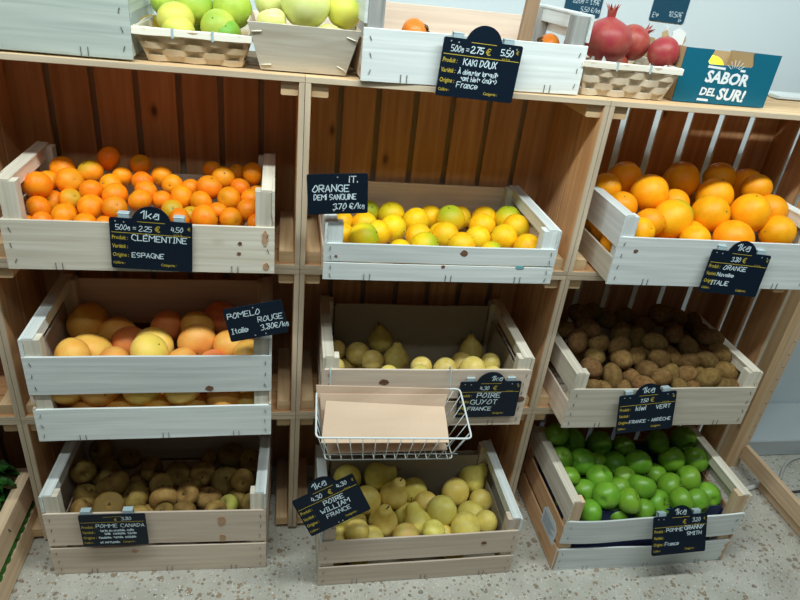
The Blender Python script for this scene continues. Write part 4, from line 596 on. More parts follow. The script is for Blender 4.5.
# veneer punnet
e=empty('veneer_punnet',(-.003,.024,ZT)); tag(e,'thin tapered veneer punnet of pale yellow-green apples','punnet')
B,T=taper_box(e,.158,.202,.15,.20,.078,None,'')
for i,nm in enumerate(('front_panel','end_panel','back_panel','end_panel')):
    m=MB(); b0,b1=Vector((*B[i],.001)),Vector((*B[(i+1)%4],.001)); t0,t1=Vector((*T[i],.084)),Vector((*T[(i+1)%4],.084))
    nrm=(b1-b0).normalized().cross((t0-b0).normalized()).normalized()
    o_=-.0018*nrm; uv=[(b0.x*1+3*i,0),(b1.x+3*i+.2,0),(t1.x+3*i+.2,.08),(t0.x+3*i,.08)]
    m.add([b0,b1,t1,t0,b0+o_,b1+o_,t1+o_,t0+o_],[[0,1,2,3],[7,6,5,4],[0,4,5,1],[1,5,6,2],[2,6,7,3],[3,7,4,0]],[uv]*6)
    pn=m.build(nm,W_VEN if False else W_ROSE if i!=0 else W_POPL,e)
    if i==0:
        s=MB()
        for (u,v,a) in ((.06,.82,.1),(.94,.82,-.3),(.08,.12,.1),(.93,.15,-.5)):
            p0=(b0.lerp(b1,u)).lerp(t0.lerp(t1,u),v)+nrm*.001; s.tube([p0+Vector((-.009,0,-.009*a)),p0+Vector((.009,0,.009*a))],.0011,5)
        s.build('staples',M_RIM,pn)
m=MB(); m.board((0,.075,.002),(.152,.144,.003),axis=0,ch=.0004); m.build('base',W_ROSE,e)
def one(name,fn,mat,pos,r,d,label,cat,group=None,part=None,nu=28,nv=20):
    o=fruit(name,fn,mat,part,nu,nv); o.location=pos; o.scale=(r,r,r); o.rotation_mode='QUATERNION'; o.rotation_quaternion=quat(d); return tag(o,label,cat,group)
G='citrus in the woven basket'
one('green_citrus',citrus(.96,.05,31,.03),F_LIME,(-.205,.115,1.291),.034,(.3,-.2,.9),'lime-green citrus at the centre of the woven basket','citrus fruit',G,calyx_star(.92,.06))
one('green_citrus',citrus(.96,.05,32,.03),F_LIMEY,(-.236,.078,1.268),.033,(-.2,.5,.9),'yellow-green citrus, upper of the left front pair in the basket','citrus fruit',G,calyx_star(.92,.06))
one('green_citrus',citrus(.96,.05,33,.03),F_LIMEY,(-.230,.062,1.250),.030,(-.4,-.6,-.6),'pale yellow citrus low in the left front corner of the basket','citrus fruit',G,calyx_star(.92,.06))
one('green_citrus',citrus(.96,.05,34,.03),F_LIME,(-.137,.112,1.292),.037,(.2,.5,.8),'largest green citrus, back right of the woven basket','citrus fruit',G,calyx_star(.92,.06))
one('green_citrus',citrus(.96,.05,35,.03),F_LIMEY,(-.160,.070,1.262),.033,(-.25,-.75,.6),'yellow citrus with dark stem dot, right front in the basket','citrus fruit',G,calyx_star(.92,.06))
one('green_citrus',citrus(.96,.05,36,.03),F_LIME,(-.147,.063,1.2525),.029,(.1,-.9,.7),'bright green citrus touching the basket rim at the front','citrus fruit',G,calyx_star(.92,.06))
one('green_citrus',citrus(.96,.05,37,.03),F_LIME,(-.262,.150,1.290),.030,(0,0,1),'green citrus at the back left of the woven basket','citrus fruit',G,calyx_star(.92,.06))
one('green_citrus',citrus(.96,.05,38,.03),F_LIME,(-.190,.160,1.238),.034,(0,0,1),'green citrus deep in the middle of the woven basket','citrus fruit',G,calyx_star(.92,.06))
G='pale apples in the veneer punnet'
ap=stem(.44,.85,.04,.06)
one('pale_apple',applef(41,.9,.02,.02),F_GOLD,(-.001,.078,1.312),.046,(.1,.2,1),'biggest pale yellow-green apple on top of the veneer punnet','apple',G,ap)
one('pale_apple',applef(42,.9,.02,.02),F_GOLD,(-.062,.060,1.281),.027,(-.3,.3,1),'pale yellow apple at the left side of the punnet','apple',G,ap)
one('pale_apple',applef(43,.9,.02,.02),F_GOLD,(-.050,.048,1.262),.023,(0,-.5,.5),'small yellow apple low at the front left of the punnet','apple',G,ap)
one('pale_apple',applef(44,.9,.02,.02),F_LIMEY,(.072,.084,1.307),.034,(.3,.3,1),'greener yellow apple at the right side of the punnet','apple',G,ap)
one('pale_apple',applef(45,.9,.02,.02),F_GOLD,(.044,.058,1.262),.026,(0,-.3,.5),'yellow apple peeking over the punnet front at the right','apple',G,ap)
one('pale_apple',applef(46,.9,.02,.02),F_GOLD,(-.066,.125,1.306),.030,(0,.3,1),'yellow apple at the back left of the punnet','apple',G,ap)
one('pale_apple',applef(47,.9,.02,.02),F_GOLD,(.010,.110,1.243),.035,(0,.3,1),'pale apple under the biggest one in the punnet','apple',G,ap)
def crown(o):
    m=MB()
    for k in range(6):
        a=k*math.pi/3; c,s=math.cos(a),math.sin(a); w=.5
        base=[(.17*math.cos(a-w),.17*math.sin(a-w)),(.17*math.cos(a+w),.17*math.sin(a+w))]; mid=[(.19*math.cos(a-w*.8),.19*math.sin(a-w*.8)),(.19*math.cos(a+w*.8),.19*math.sin(a+w*.8))]
        tip=(.30*c,.30*s,1.38); q=.8
        vs=[(*base[0],.86),(*base[1],.86),(*mid[1],1.15),(*mid[0],1.15),tip]; vi=[(x*q,y*q,z) for x,y,z in vs[:4]]+[(tip[0]*.93,tip[1]*.93,tip[2])]
        m.add(vs+vi,[[0,1,2,3],[3,2,4],[8,7,6,5][::1],[9,7,8],[0,5,6,1],[1,6,7,2],[2,7,9,4],[4,9,8,3],[3,8,5,0]],None,False)
    m.build('crown',F_POMG,o)
G='pomegranates in the basket'
one('pomegranate',applef(51,.98,.03,.03) if False else citrus(.84,-.10,51,.05),F_POMG,(.618,.088,1.302),.051,(-.02,.05,1),'largest pomegranate with its crown pointing up, at the basket front','pomegranate',G,crown,34,24)
one('pomegranate',citrus(.93,-.10,52,.04),F_POMG,(.700,.130,1.300),.037,(.75,.1,.65),'pomegranate with crown tilted right behind the largest one','pomegranate',G,crown,34,24)
one('pomegranate',citrus(.84,-.04,53,.04),F_POMG,(.748,.080,1.290),.0335,(.1,.9,-.3),'smallest pomegranate at the right end of the basket','pomegranate',G,crown,34,24)
one('pomegranate',citrus(.93,-.10,54,.04),F_POMG,(.5735,.130,1.287),.029,(-.2,.9,.3),'pomegranate half hidden at the left end of the basket','pomegranate',G,crown,34,24)
one('pomegranate',citrus(.93,-.10,55,.04),F_POMG,(.665,.130,1.245),.038,(-.2,.9,.3),'pomegranate under the others in the tissue-lined basket','pomegranate',G,crown,34,24)
def tissue(loc,rz,w,h,label,seed,lean=.0):
    r=random.Random(seed); m=MB(); nx,nz=9,5; vs=[]
    for i in range(nx+1):
        for j in range(nz+1):
            u=i/nx-.5; v=j/nz; top=h*(.72+.28*math.sin(i*1.3+seed))
            vs.append((u*w,-.006*math.sin(i*1.7+seed)+(v**1.5)*lean+.003*math.sin(j*2+i),v*top))
    n=len(vs); vs+=[(x,y+.0006,z) for x,y,z in vs]; fs=[]
    for i in range(nx):
        for j in range(nz):
            a=i*(nz+1)+j; b=a+nz+1; fs+= [[a,b,b+1,a+1],[n+a+1,n+b+1,n+b,n+a]]
    m.add(vs,fs,None,True); o=m.build('tissue_paper',M_PAPER); o.location=loc; o.rotation_euler=(0,0,rz); return tag(o,label,'paper','white tissue in the crates')
tissue((.598,.050,1.232),0,.052,.046,'white tissue corner at the left front of the pomegranate basket',1,-.004)
tissue((.712,.050,1.232),0,.070,.040,'white tissue along the right front of the pomegranate basket',3,-.004)
tissue((.49,.12,1.215),.1,.05,.075,'white tissue beside the persimmons in the top crate',5,.0)
def sepals(o):
    m=MB()
    for k in range(4):
        a=k*math.pi/2+.4; pts=[]
        for t,wd in ((.0,.05),(.35,.28),(.7,.24),(1.0,.0)):
            x=.12+t*.62; z=.84-(.30*t*t)+.10*math.sin(t*6); pts.append((x,wd,z))
        vs=[];fs=[]
        for x,wd,z in pts:
            for s_ in (-1,1):
                vs.append((x*math.cos(a)-s_*wd*math.sin(a),x*math.sin(a)+s_*wd*math.cos(a),z+.05))
        nn=len(vs); vs+=[(x,y,z-.03) for x,y,z in vs]
        for i in range(3): fs+=[[2*i,2*i+2,2*i+3,2*i+1],[nn+2*i+1,nn+2*i+3,nn+2*i+2,nn+2*i],[2*i,nn+2*i,nn+2*i+2,2*i+2],[2*i+1,2*i+3,nn+2*i+3,nn+2*i+1]]
        m.add(vs,fs)
    m.tube([(0,0,.75),(0,0,1.02)],.09,6); m.build('calyx',M_STEM,o)
G='persimmons in the top crate'
one('persimmon',citrus(.84,.08,61,.03),F_PERS,(.216,.105,1.278),.031,(.95,-.1,.2),'orange persimmon with brown calyx behind the white crate front','persimmon',G,sepals)
one('persimmon',citrus(.84,.08,62,.03),F_PERS,(.503,.112,1.276),.028,(-.9,.1,.3),'persimmon at the right end of the top crate','persimmon',G,sepals)
one('persimmon',citrus(.84,.08,63,.03),F_PERS,(.452,.148,1.245),.031,(.2,.1,1),'persimmon lying low at the right back of the top crate','persimmon',G,sepals)
one('persimmon',citrus(.84,.08,64,.03),F_PERS,(.225,.130,1.235),.031,(.1,.1,1),'persimmon lying under the visible one at left','persimmon',G,sepals)
one('yellow_citrus',citrus(1.0,.03,65,.03),F_SANG,(-.299,.195,1.255),.029,(0,0,1),'yellow fruit peeking between the grey-green crate and the basket','citrus fruit',None,calyx_star(.93,.08)).location.z=1.2018+.029*1.03
# yellow citrus needs to be seen above the basket rim: it sits on a second one
one('yellow_citrus',citrus(1.0,.03,66,.03),F_SANG,(-.305,.235,1.3),.0001,(0,0,1),'x','x') if False else None

# blue cardboard box
e=empty('cardboard_box',(.889,.045,ZT)); tag(e,'teal cardboard fruit box with white lettering and a lemon inside','box')
bw,bd,bh=.222,.165,.108
front=[(-bw/2,0),(bw/2,0),(bw/2+.001,bh),(.047,bh+.0),(.047,bh-.004),(.054,.084),(.050,.079),(-.050,.079),(-.055,.084),(-.048,bh-.004),(-.048,bh),(-bw/2-.001,bh)]
def panel(name,outl,M,outer,inner,t=.0025):
    m=MB(); m.plate(outl,t,M); o=m.build(name,outer,e)
    m2=MB(); m2.plate([(x*.985,z*.985+.0006) for x,z in outl],.0006,M@Matrix.Translation((0,t,0))); m2.build('inner_face',inner,o); return o
fp=panel('front_panel',front,Matrix(),M_TEAL,M_CARD)
side=[(0,0),(bd,0),(bd,bh),(bd-.03,bh),(bd-.04,.080),(.04,.080),(.03,bh),(0,bh)]
rect=[(-bw/2,0),(bw/2,0),(bw/2,bh-.015),(-bw/2,bh-.015)]
m=MB(); m.plate([(a,b) for a,b in side],.0025,Matrix.Translation((-bw/2+.0002,.003,0))@Matrix.Rotation(R(90),4,'Z')@Matrix.Translation((0,-.0026,0))); 
sl=m.build('side_panel',M_CARD,e)
m=MB(); m.plate([(0,0),(bd,0),(bd,bh-.012),(0,bh)],.0025,Matrix.Translation((bw/2-.0028,.003,0))@Matrix.Rotation(R(90),4,'Z')@Matrix.Translation((0,-.0026,0))); sr=m.build('side_panel',M_TEAL,e)
m=MB(); m.plate([(.001,0),(bd-.001,0),(bd-.001,bh-.0125),(.001,bh-.0005)],.0005,Matrix.Translation((bw/2-.0034,.003,0))@Matrix.Rotation(R(90),4,'Z')@Matrix.Translation((0,-.0006,0))); m.build('inner_face',M_CARD,sr)
m=MB(); m.plate(rect,.0025,Matrix.Translation((0,bd,0))); m.build('back_panel',M_CARD,e)
m=MB(); m.board((0,bd/2,.0035),(bw-.008,bd-.008,.003),axis=0,ch=.0003); m.build('box_floor',M_CARD,e)
sd=MB()
for k in range(4): sd.board((-bw/2-.0006,.018+.008*k,.05-.006*(k%2)),(.0006,.004,.012),axis=2,ch=.0001)
sd.build('printed_marks',M_SLATE,sl)
m=MB(); m.plate([(0,0),(.045,0),(.052,.018),(.046,.034),(.034,.020),(.012,.022),(.004,.036),(-.006,.030)],.002,Matrix.Translation((-.094,.130,bh-.016))@Matrix.Rotation(R(-8),4,'Z')); m.build('torn_flap',M_CARD,e)
m=MB(); m.plate([(0,0),(.028,0),(.030,.036),(.012,.044),(-.002,.036)],.0012,Matrix.Translation((-.080,.118,bh-.018))); m.build('white_flap',M_PAPER,e)
one('lemon',citrus(1.18,.0,71,.03,.10),F_LEMON,(.872,.090,1.268),.026,(.9,.1,.1),'yellow lemon in the teal cardboard box','lemon')
one('lemon',citrus(1.18,.0,72,.03,.10),F_LEMON,(.930,.130,1.236),.028,(.3,.8,.1),'second lemon deeper in the teal cardboard box','lemon')

# ---------------------------------------------------------------- lettering
def text_mesh(mb,s,x,z,size,shear=0,bold=0,align='LEFT',rot=0,M=None,sx=1.0,y=0):
    cu=bpy.data.curves.new('t','FONT'); cu.body=s; cu.size=size; cu.shear=shear; cu.offset=bold; cu.align_x=align; cu.resolution_u=2
    o=bpy.data.objects.new('t',cu); COL.objects.link(o); dg=bpy.context.evaluated_depsgraph_get(); me=o.evaluated_get(dg).to_mesh()
    c,s_=math.cos(rot),math.sin(rot)
    vs=[]
    for v in me.vertices:
        a,b=v.co.x*sx,v.co.y; p=Vector((x+a*c-b*s_,y,z+a*s_+b*c)); vs.append(M@p if M else p)
    fs=[list(p.vertices) for p in me.polygons]
    mb.add(vs,fs); o.evaluated_get(dg).to_mesh_clear(); bpy.data.objects.remove(o); bpy.data.curves.remove(cu)
m=MB(); g='white_lettering'
text_mesh(m,'SABOR',0.0,.0430,.0325,.10,.0013,'CENTER',y=-.0006,rot=-.03); text_mesh(m,'SUR!',.0225,.010,.0325,.10,.0013,'CENTER',y=-.0006,rot=-.03); text_mesh(m,'DEL',-.035,.0165,.022,.10,.0008,'CENTER',y=-.0006,rot=-.03)
def bar(mb,x0,z0,x1,z1,t,y=-.0006):
    d=Vector((x1-x0,0,z1-z0)); n=Vector((-d.z,0,d.x)).normalized()*t/2; a=Vector((x0,y,z0)); b=Vector((x1,y,z1)); mb.add([a-n,b-n,b+n,a+n],[[0,1,2,3]])
bar(m,-.052,.0745,-.010,.0725,.0048); bar(m,.026,.0715,.038,.0708,.0048); bar(m,-.055,.0075,-.028,.0065,.0048)
for a in (-60,-35,-12,12,38,60):
    c,s_=math.sin(R(a)),math.cos(R(a)); bar(m,.012+.010*c,.070+.010*s_*.6,.012+.024*c,.070+.022*s_,.0011)
m.build(g,plain('white_print',(.80,.85,.88),.5),fp)

# marker handwriting: strokes on a 4 x 6 grid; '~' = smoothed stroke
GL={'A':'0026 2640 1232','B':'0006 ~06264504342303 ~0333424130100','C':'~4536160402113040','D':'0006 ~0626443210 1000','E':'460600 0333 0040','F':'4606 0600 0333','G':'~45361604021130414333','H':'0006 4046 0343',
'I':'2026','J':'~46413010011','K':'0006 4603 1440','L':'060040','M':'0006234640','N':'00064046','O':'~2604012041442606'[0:0]+'~26140201203142443626','P':'0006 ~06364534431303','Q':'~26140201203142443626 2240','R':'0006 ~06364534431303 1340',
'S':'~45361604133240311001'[0:0]+'~4536160413334231100001'[0:22],'T':'0646 2620','U':'~060210304246','V':'062046','W':'0610242240'[0:0]+'0610233046','X':'0640 0046','Y':'0623 4600','Z':'06460040',
'0':'~26140201203142443626','1':'042620','2':'~05163645330100 0040','3':'~0536453323 ~2333423000','4':'160242 3530','5':'460603 ~0333423000','6':'~360401103042331303','7':'064610','8':'~26060433423010013345362 6'[0:0]+'~2606043342301001334536 3626','9':'~4313050626464320',
'k':'0006 3401 1230','g':'~3424140102122333 ~3431302010','i':'2024 2526','l':'2620','t':'2621 2130 1434','a':'~3414020110213234 3430','e':'~0232331403011031','r':'1014 ~12233435'[0:8]+'~122434','n':'1014 ~12243330','v':'042044','o':'~2414020110203234 3424','s':'~3424133221100','d':'~3313020110303236 3630','u':'~0402103034 3430','c':'~34140201102031','m':'0004 ~0314242220 ~2334444240','f':'~36251510 0434','b':'0600 ~0213233130 1000','p':'04-','x':'0440 0044','h':'0600 ~0213243330','q':'~3414020112233234 343-','y':'0422 4410',
'=':'0242 0444','-':'1333',',':'2110','.':'2021','/':'0046','(':'~36140110 30'[0:9],')':'~16342010','·':'2323','€':'~4536160402113040 0333 0232',"'":'2625','+':'0343 2521'}
GL['w']='0410243044'; GL['I']='1636 2620 1030'; GL['(']='~36140230'; GL[')']='~16343210'; GL['r']='1014 ~122434'; GL['p']='1410 ~14343212'; GL['q']='~3414021232 3430'; GL['y']='0422 4410'; GL['s']='~34142332201'[0:9]; GL['8']='~2605143342311 0'[0:0]+'~26063342301001334626'; GL['O']='~26140201203142443626'; GL['S']='~453616041333423110'
def marker(mb,s,x,z,cap,wid,y=-.0006,rot=0,slant=.08,adv=None,rr=None,jit=.04):
    """writes s with its baseline at z; cap = capital height, wid = stroke width"""
    rr=rr or rnd; u=cap/6; cx=0; C_,S_=math.cos(rot),math.sin(rot); adv=adv or .78
    small='kgiltaernvosducmfbpxhqy'
    for ch in s:
        acc=None; c=ch
        if c in 'ÉÈÀéèû': acc=c; c={'É':'E','È':'E','À':'A','é':'e','è':'e','û':'u'}[c]
        if c==' ': cx+=.55*adv*cap; continue
        g=GL.get(c)
        if not g: continue
        wx={'i':.4,'l':.4,'I':.55,'1':.6,',':.35,'.':.35,"'":.35,'·':.4,'M':1.15,'W':1.15,'m':1.1,'t':.75,'/':.8}.get(c,.9)
        xs=[int(a[k]) for a in g.replace('~','').split() for k in range(0,len(a)-1,2)]
        sc=wx*adv*cap*.78/4 if max(xs)-min(xs)>=3 else adv*cap*.7/4
        x0=min(xs)*sc; dz=rr.uniform(-jit,jit)*cap; js=rr.uniform(1-jit,1+jit)
        strokes=[]
        for st in g.split():
            sm=st[0]=='~'; st=st.strip('~'); P=[(int(st[k]),int(st[k+1])) for k in range(0,len(st)-1,2)]
            if sm and len(P)>2:
                Q=[]
                for i in range(len(P)-1):
                    a,b,c2,d=P[max(i-1,0)],P[i],P[i+1],P[min(i+2,len(P)-1)]
                    for k in range(4):
                        t=k/4; Q.append(tuple(.5*((2*b[j])+(c2[j]-a[j])*t+(2*a[j]-5*b[j]+4*c2[j]-d[j])*t*t+(3*b[j]-a[j]-3*c2[j]+d[j])*t**3) for j in (0,1)))
                Q.append(P[-1]); P=Q
            if len(P)==2 and P[0]==P[1]: P=[P[0],(P[0][0]+.3,P[0][1])]
            strokes.append(P)
        if acc: strokes.append({'É':[(2,7),(3,8)],'È':[(2,7),(1,8)],'À':[(2,7),(1,8)],'é':[(2,5.2),(3,6)],'è':[(2,5.2),(1,6)],'û':[(1,5.2),(2,6),(3,5.2)]}[acc])
        for P in strokes:
            T=[]
            for (a,b) in P:
                px=cx+a*sc-x0; pz=b*u*js+dz; px+=pz*slant; T.append((x+px*C_-pz*S_,z+px*S_+pz*C_))
            h=wid/2
            for i in range(len(T)-1):
                (ax,az),(bx,bz)=T[i],T[i+1]; L_=math.hypot(bx-ax,bz-az) or 1e-6; dx,dz2=(bx-ax)/L_,(bz-az)/L_; nx,nz=-dz2*h,dx*h; e_=h*.55
                ax-=dx*e_;az-=dz2*e_;bx+=dx*e_;bz+=dz2*e_; yy=y-.00001*(i%2)
                mb.add([(ax-nx,yy,az-nz),(bx-nx,yy,bz-nz),(bx+nx,yy,bz+nz),(ax+nx,yy,az+nz)],[[0,1,2,3]])
        cx+=(max(xs)-min(xs))*sc+adv*cap*.22
    return cx
# ---------------------------------------------------------------- chalkboard signs
def sign(pos,yaw,lean,roll,w,h,label,white,yellow=True,tab=True,clips=((-.050,),(.050,)),rivets=(),top_off=.010):
    e=empty('price_sign',pos); e.rotation_mode='YXZ'; e.rotation_euler=(lean,roll,yaw); tag(e,label,'price sign','chalkboard price signs')
    r=.004; out=[]
    def arc(cx,cz,rr,a0,a1,n=5):
        for k in range(n+1): a=R(a0+(a1-a0)*k/n); out.append((cx+rr*math.cos(a),cz+rr*math.sin(a)))
    arc(w/2-r,-h+r,r,-90,0); arc(w/2-r,-r,r,0,90)
    if tab:
        rr=.036; cz=-.009; a=math.degrees(math.asin(.009/rr)); arc(0,cz,rr,a,180-a,16)
    arc(-w/2+r,-r,r,90,180); arc(-w/2+r,-h+r,r,180,270)
    m=MB(); m.plate(out,.003); bd=m.build('board',M_SLATE,e)
    m=MB()
    for (s,x,z,sz,kw) in white: marker(m,s,x,z,sz*(.76 if s=='1kg' else .62),.0009+1.0*kw.get('b',.0005),slant=kw.get('sh',.06),adv=1.10*kw.get('sx',1)**.6*kw.get('ax',1)*(.82 if s!='1kg' and any(c.islower() for c in s) and len(s)>8 else .78 if s[0].isdigit() and s!='1kg' else 1))
    if m.f: m.build('white_writing',M_CHALK,e)
    if yellow:
        m=MB(); yy=-.0005
        if tab: bar(m,-.025,-.0045,.025,-.0045,.0011,yy)
        else: bar(m,-.020,-.006,.022,-.005,.0009,yy)
        bar(m,-w/2+.003,-.029 if tab else -.022,w/2-.003,-.029 if tab else -.022,.0012,yy)
        k=(h/.105)
        for s,z in (('Produit :',-.043),('Variété :',-.061),('Origine :',-.079)): text_mesh(m,s,-w/2+.003,z*k,.0115,.1,.0002,y=yy,sx=.72)
        text_mesh(m,'Calibre :',-w/2+.003,-.095*k,.008,.1,.0001,y=yy,sx=.8); text_mesh(m,'Catégorie :',.016,-.095*k,.008,.1,.0001,y=yy,sx=.8)
        if tab: text_mesh(m,'€',.006,-.0235,.0165,0,.0002,y=yy); text_mesh(m,'€',.066,-.016,.009,0,.0001,y=yy); text_mesh(m,'soit le kg',.040,-.0275,.0045,0,0,y=yy)
        else: text_mesh(m,'€',.004,-.018,.010,0,.0002,y=yy)
        m.build('yellow_lettering',M_YELL,e)
    m=MB()
    for x,z in rivets: 
        m.add([(x+.0015*math.cos(k*math.pi/4),-.0006,z+.0015*math.sin(k*math.pi/4)) for k in range(8)],[list(range(8))])
    if m.f: m.build('rivet_holes',M_HOLE,e)
    for c in clips:
        m=MB(); x=c[0]; w_=c[1] if len(c)>1 else .020; m.board((x,.0045,-.002),(w_,.0022,.018),axis=2,ch=.0005); m.board((x,.010,.008),(w_,.014,.0018),axis=0,ch=.0005); m.board((x,.0165,-.001),(w_,.0018,.018),axis=2,ch=.0005); m.build('clip',M_CLIP,e)
    return e
RV=[(-.064,-.006),(-.049,-.007),(.052,-.006),(.066,-.007)]
k1=('1kg',-.019,.0035,.021,dict(b=.0009,sh=.1))
sign((-.2835,-.0585,.9255),.010,0,R(3),.150,.1055,'sign reading CLÉMENTINE, ESPAGNE on the clementine crate',
 [k1,('500g = 2,25',-.064,-.0235,.0165,dict(sx=.72,b=.0003)),('4,50',.036,-.0205,.0165,dict(sx=.72,b=.0003)),('CLÉMENTINE',-.036,-.0435,.0190,dict(sx=.80,b=.0008)),('ESPAGNE',-.037,-.0795,.0155,dict(sx=.82))],clips=((-.05,),(.05,)),rivets=RV[:2])
sign((.0630,-.0775,1.041),0,0,R(-4),.116,.080,'plain rectangular sign reading ORANGE DEMI SANGUINE above the crate',
 [('iT.',.022,-.0165,.020,dict(b=.0009)),('ORANGE',-.048,-.0345,.0215,dict(sx=.82,b=.001)),('DEMi SANGUiNE',-.046,-.0505,.0170,dict(sx=.74,b=.0007)),('3.70 €/kg',-.010,-.0700,.0185,dict(sx=.82,b=.0008))],yellow=False,tab=False,clips=(),rivets=[(0,-.006),(-.008,-.073),(.010,-.073)])
sign((.980,-.083,.9085),-.02,R(-6),R(4),.150,.102,'sign reading ORANGE, ITALIE on the big-orange crate',
 [k1,('3,80',-.022,-.0225,.0165,dict(sx=.8,b=.0004)),('ORANGE',-.034,-.0435,.0165,dict(sx=.95,b=.0006)),('Naveline',-.044,-.060,.0135,dict(sx=.9)),('ITALiE',-.052,-.081,.016,dict(sx=.9,b=.0008))],rivets=RV)
sign((-.0960,-.098,.7660),0,R(-4),R(-12),.119,.0755,'plain rectangular sign reading POMELO ROUGE, tilted on the post',
 [('POMELO',-.054,-.0225,.0190,dict(sx=.85,b=.0006)),('ROUGE',.004,-.0405,.0185,dict(sx=.85,b=.0005)),('Italie',-.053,-.0575,.0185,dict(sx=.85,b=.0007)),('3,80€/kg',.006,-.060,.0195,dict(sx=.8,b=.0006))],yellow=False,tab=False,clips=(),rivets=[(0,-.006),(-.008,-.069),(.014,-.069)])
sign((.4555,-.0765,.5515),-.014,0,R(-1),.151,.106,'sign reading POIRE GUYOT, FRANCE beside the wire basket',
 [('1kg',-.004,.0035,.018,dict(b=.0007,sh=.3)),('4,30',-.026,-.0225,.016,dict(sx=.8,b=.0005)),('POIRE',-.030,-.0455,.0215,dict(sx=.95,b=.0011)),('GUYOT',-.044,-.0655,.0215,dict(sx=1.05,b=.001)),('FRANCE',-.048,-.0845,.0165,dict(sx=.95,b=.0009))],rivets=RV)
sign((.8600,-.1000,.5285),0,R(-10),R(-5),.153,.106,'sign reading KIWI VERT, FRANCE on the kiwi crate',
 [k1,('7,50',-.020,-.0225,.0145,dict(sx=.8,b=.0005)),('kiwi',-.030,-.0445,.0205,dict(sx=.95,b=.001)),('VERT',.024,-.0445,.0165,dict(sx=1,b=.0008)),('FRANCE - ARDÈCHE',-.044,-.080,.0135,dict(sx=.85,b=.0005))],rivets=RV)
sign((-.4170,-.1215,.2155),-.035,R(-2),R(-1),.147,.098,'sign without rounded tab reading POMME CANADA on the russet apple crate',
 [('3,80',.020,-.0165,.0145,dict(sx=.9,b=.0005)),('POMME CANADA',-.038,-.0385,.0165,dict(sx=.80,b=.0006)),('· tarte ou crumble, cuite',-.034,-.0515,.0105,dict(sx=.80)),('tatin & compote, sucrée',-.022,-.0615,.0105,dict(sx=.80)),('fondante, sucrée, acidulée',-.036,-.0735,.0105,dict(sx=.80)),('et parfumée.',-.034,-.089,.0105,dict(sx=.9))],tab=False,clips=((-.058,.022),(.035,.022)))
sign((.0580,-.1960,.3510),0,R(-12),R(-26.5),.150,.106,'sign reading POIRE WILLIAM, FRANCE, steeply tilted on the pear crate',
 [('1kg',-.020,.0035,.021,dict(b=.0009)),('4,30',-.034,-.0225,.0175,dict(sx=.85,b=.0006)),('4,30',.030,-.0165,.0165,dict(sx=.85,b=.0006)),('POIRE',-.014,-.0455,.0185,dict(sx=.9,b=.0009)),('WILLIAM',-.029,-.0625,.0185,dict(sx=.9,b=.0009)),('FRANCE',-.022,-.0795,.0165,dict(sx=.95,b=.0006))],clips=(),rivets=[(-.004,-.101),(.006,-.101)])
sign((.9960,-.2060,.2110),0,R(-22),R(-2),.155,.106,'sign reading POMME GRANNY SMITH on the green apple crate',
 [k1,('3,20',.034,-.0195,.0165,dict(sx=.8,b=.0005)),('POMME',-.040,-.0425,.0155,dict(sx=.9,b=.0006)),('GRANNY',.012,-.0405,.0165,dict(sx=.88,b=.0009)),('SMITH',.020,-.0565,.0155,dict(sx=.9,b=.0009)),('France',-.042,-.0805,.0150,dict(sx=.9,b=.0005))],rivets=RV[:2])
sign((.3280,-.0135,1.2895),.03,0,R(2.2),.156,.1055,'large sign reading KAKI DOUX, France on the persimmon crate',
 [('500g =',-.062,-.0235,.0165,dict(sx=.72,b=.0003)),('2,75',-.023,-.0225,.0175,dict(sx=.8,b=.0009)),('5,50',.036,-.0205,.0175,dict(sx=.8,b=.0007)),('KAKi DOUX',-.034,-.0455,.0185,dict(sx=.85,b=.0008)),('À déguster lorsqu\'ils',-.041,-.062,.0140,dict(sx=.75,b=.0004)),('sont blets (mûrs)',-.034,-.0735,.0135,dict(sx=.85,b=.0004)),('France',-.040,-.0865,.0165,dict(sx=.85,b=.0005))],rivets=RV)
# signs on the wall
M_BLUE=plain('blue_sign',(.015,.07,.12),.4)
def wallsign(x,z,w,h,label,lines,tab=True):
    e=empty('wall_sign',(x,YW-.0035,z)); e.rotation_mode='YXZ'; e.rotation_euler=(0,R(1),0); tag(e,label,'price sign','small signs on the wall')
    r=.004; out=[]
    for cx,cz,a0 in ((w/2-r,r,-90),(w/2-r,h-r,0),(-w/2+r,h-r,90),(-w/2+r,r,180)):
        for k in range(5): a=R(a0+k*22.5); out.append((cx+r*math.cos(a),cz+r*math.sin(a)))
    m=MB(); m.plate(out,.003); m.build('board',M_BLUE,e); m=MB()
    for s,a,b,sz in lines: marker(m,s,a,b,sz*.66,.0011,slant=.1,adv=.72)
    m.build('white_writing',M_CHALK,e)
    if tab:
        m=MB(); m.board((.01,.0015,-.018),(.009,.0015,.016),axis=2,ch=.0004); m.build('adhesive_tab',M_PAPER,e)
    return e
wallsign(.697,1.326,.098,.075,'blue chalk sign on the wall above the persimmon crate end',[('220g = 1,19€',-.030,.028,.017),('5,50 €/kg',-.006,.010,.016)],tab=False)
wallsign(.932,1.332,.098,.075,'blue chalk sign on the wall above the pomegranates',[('Esp',-.044,.008,.017),('10,50€',.000,.014,.018),('kg',.032,.004,.012)])

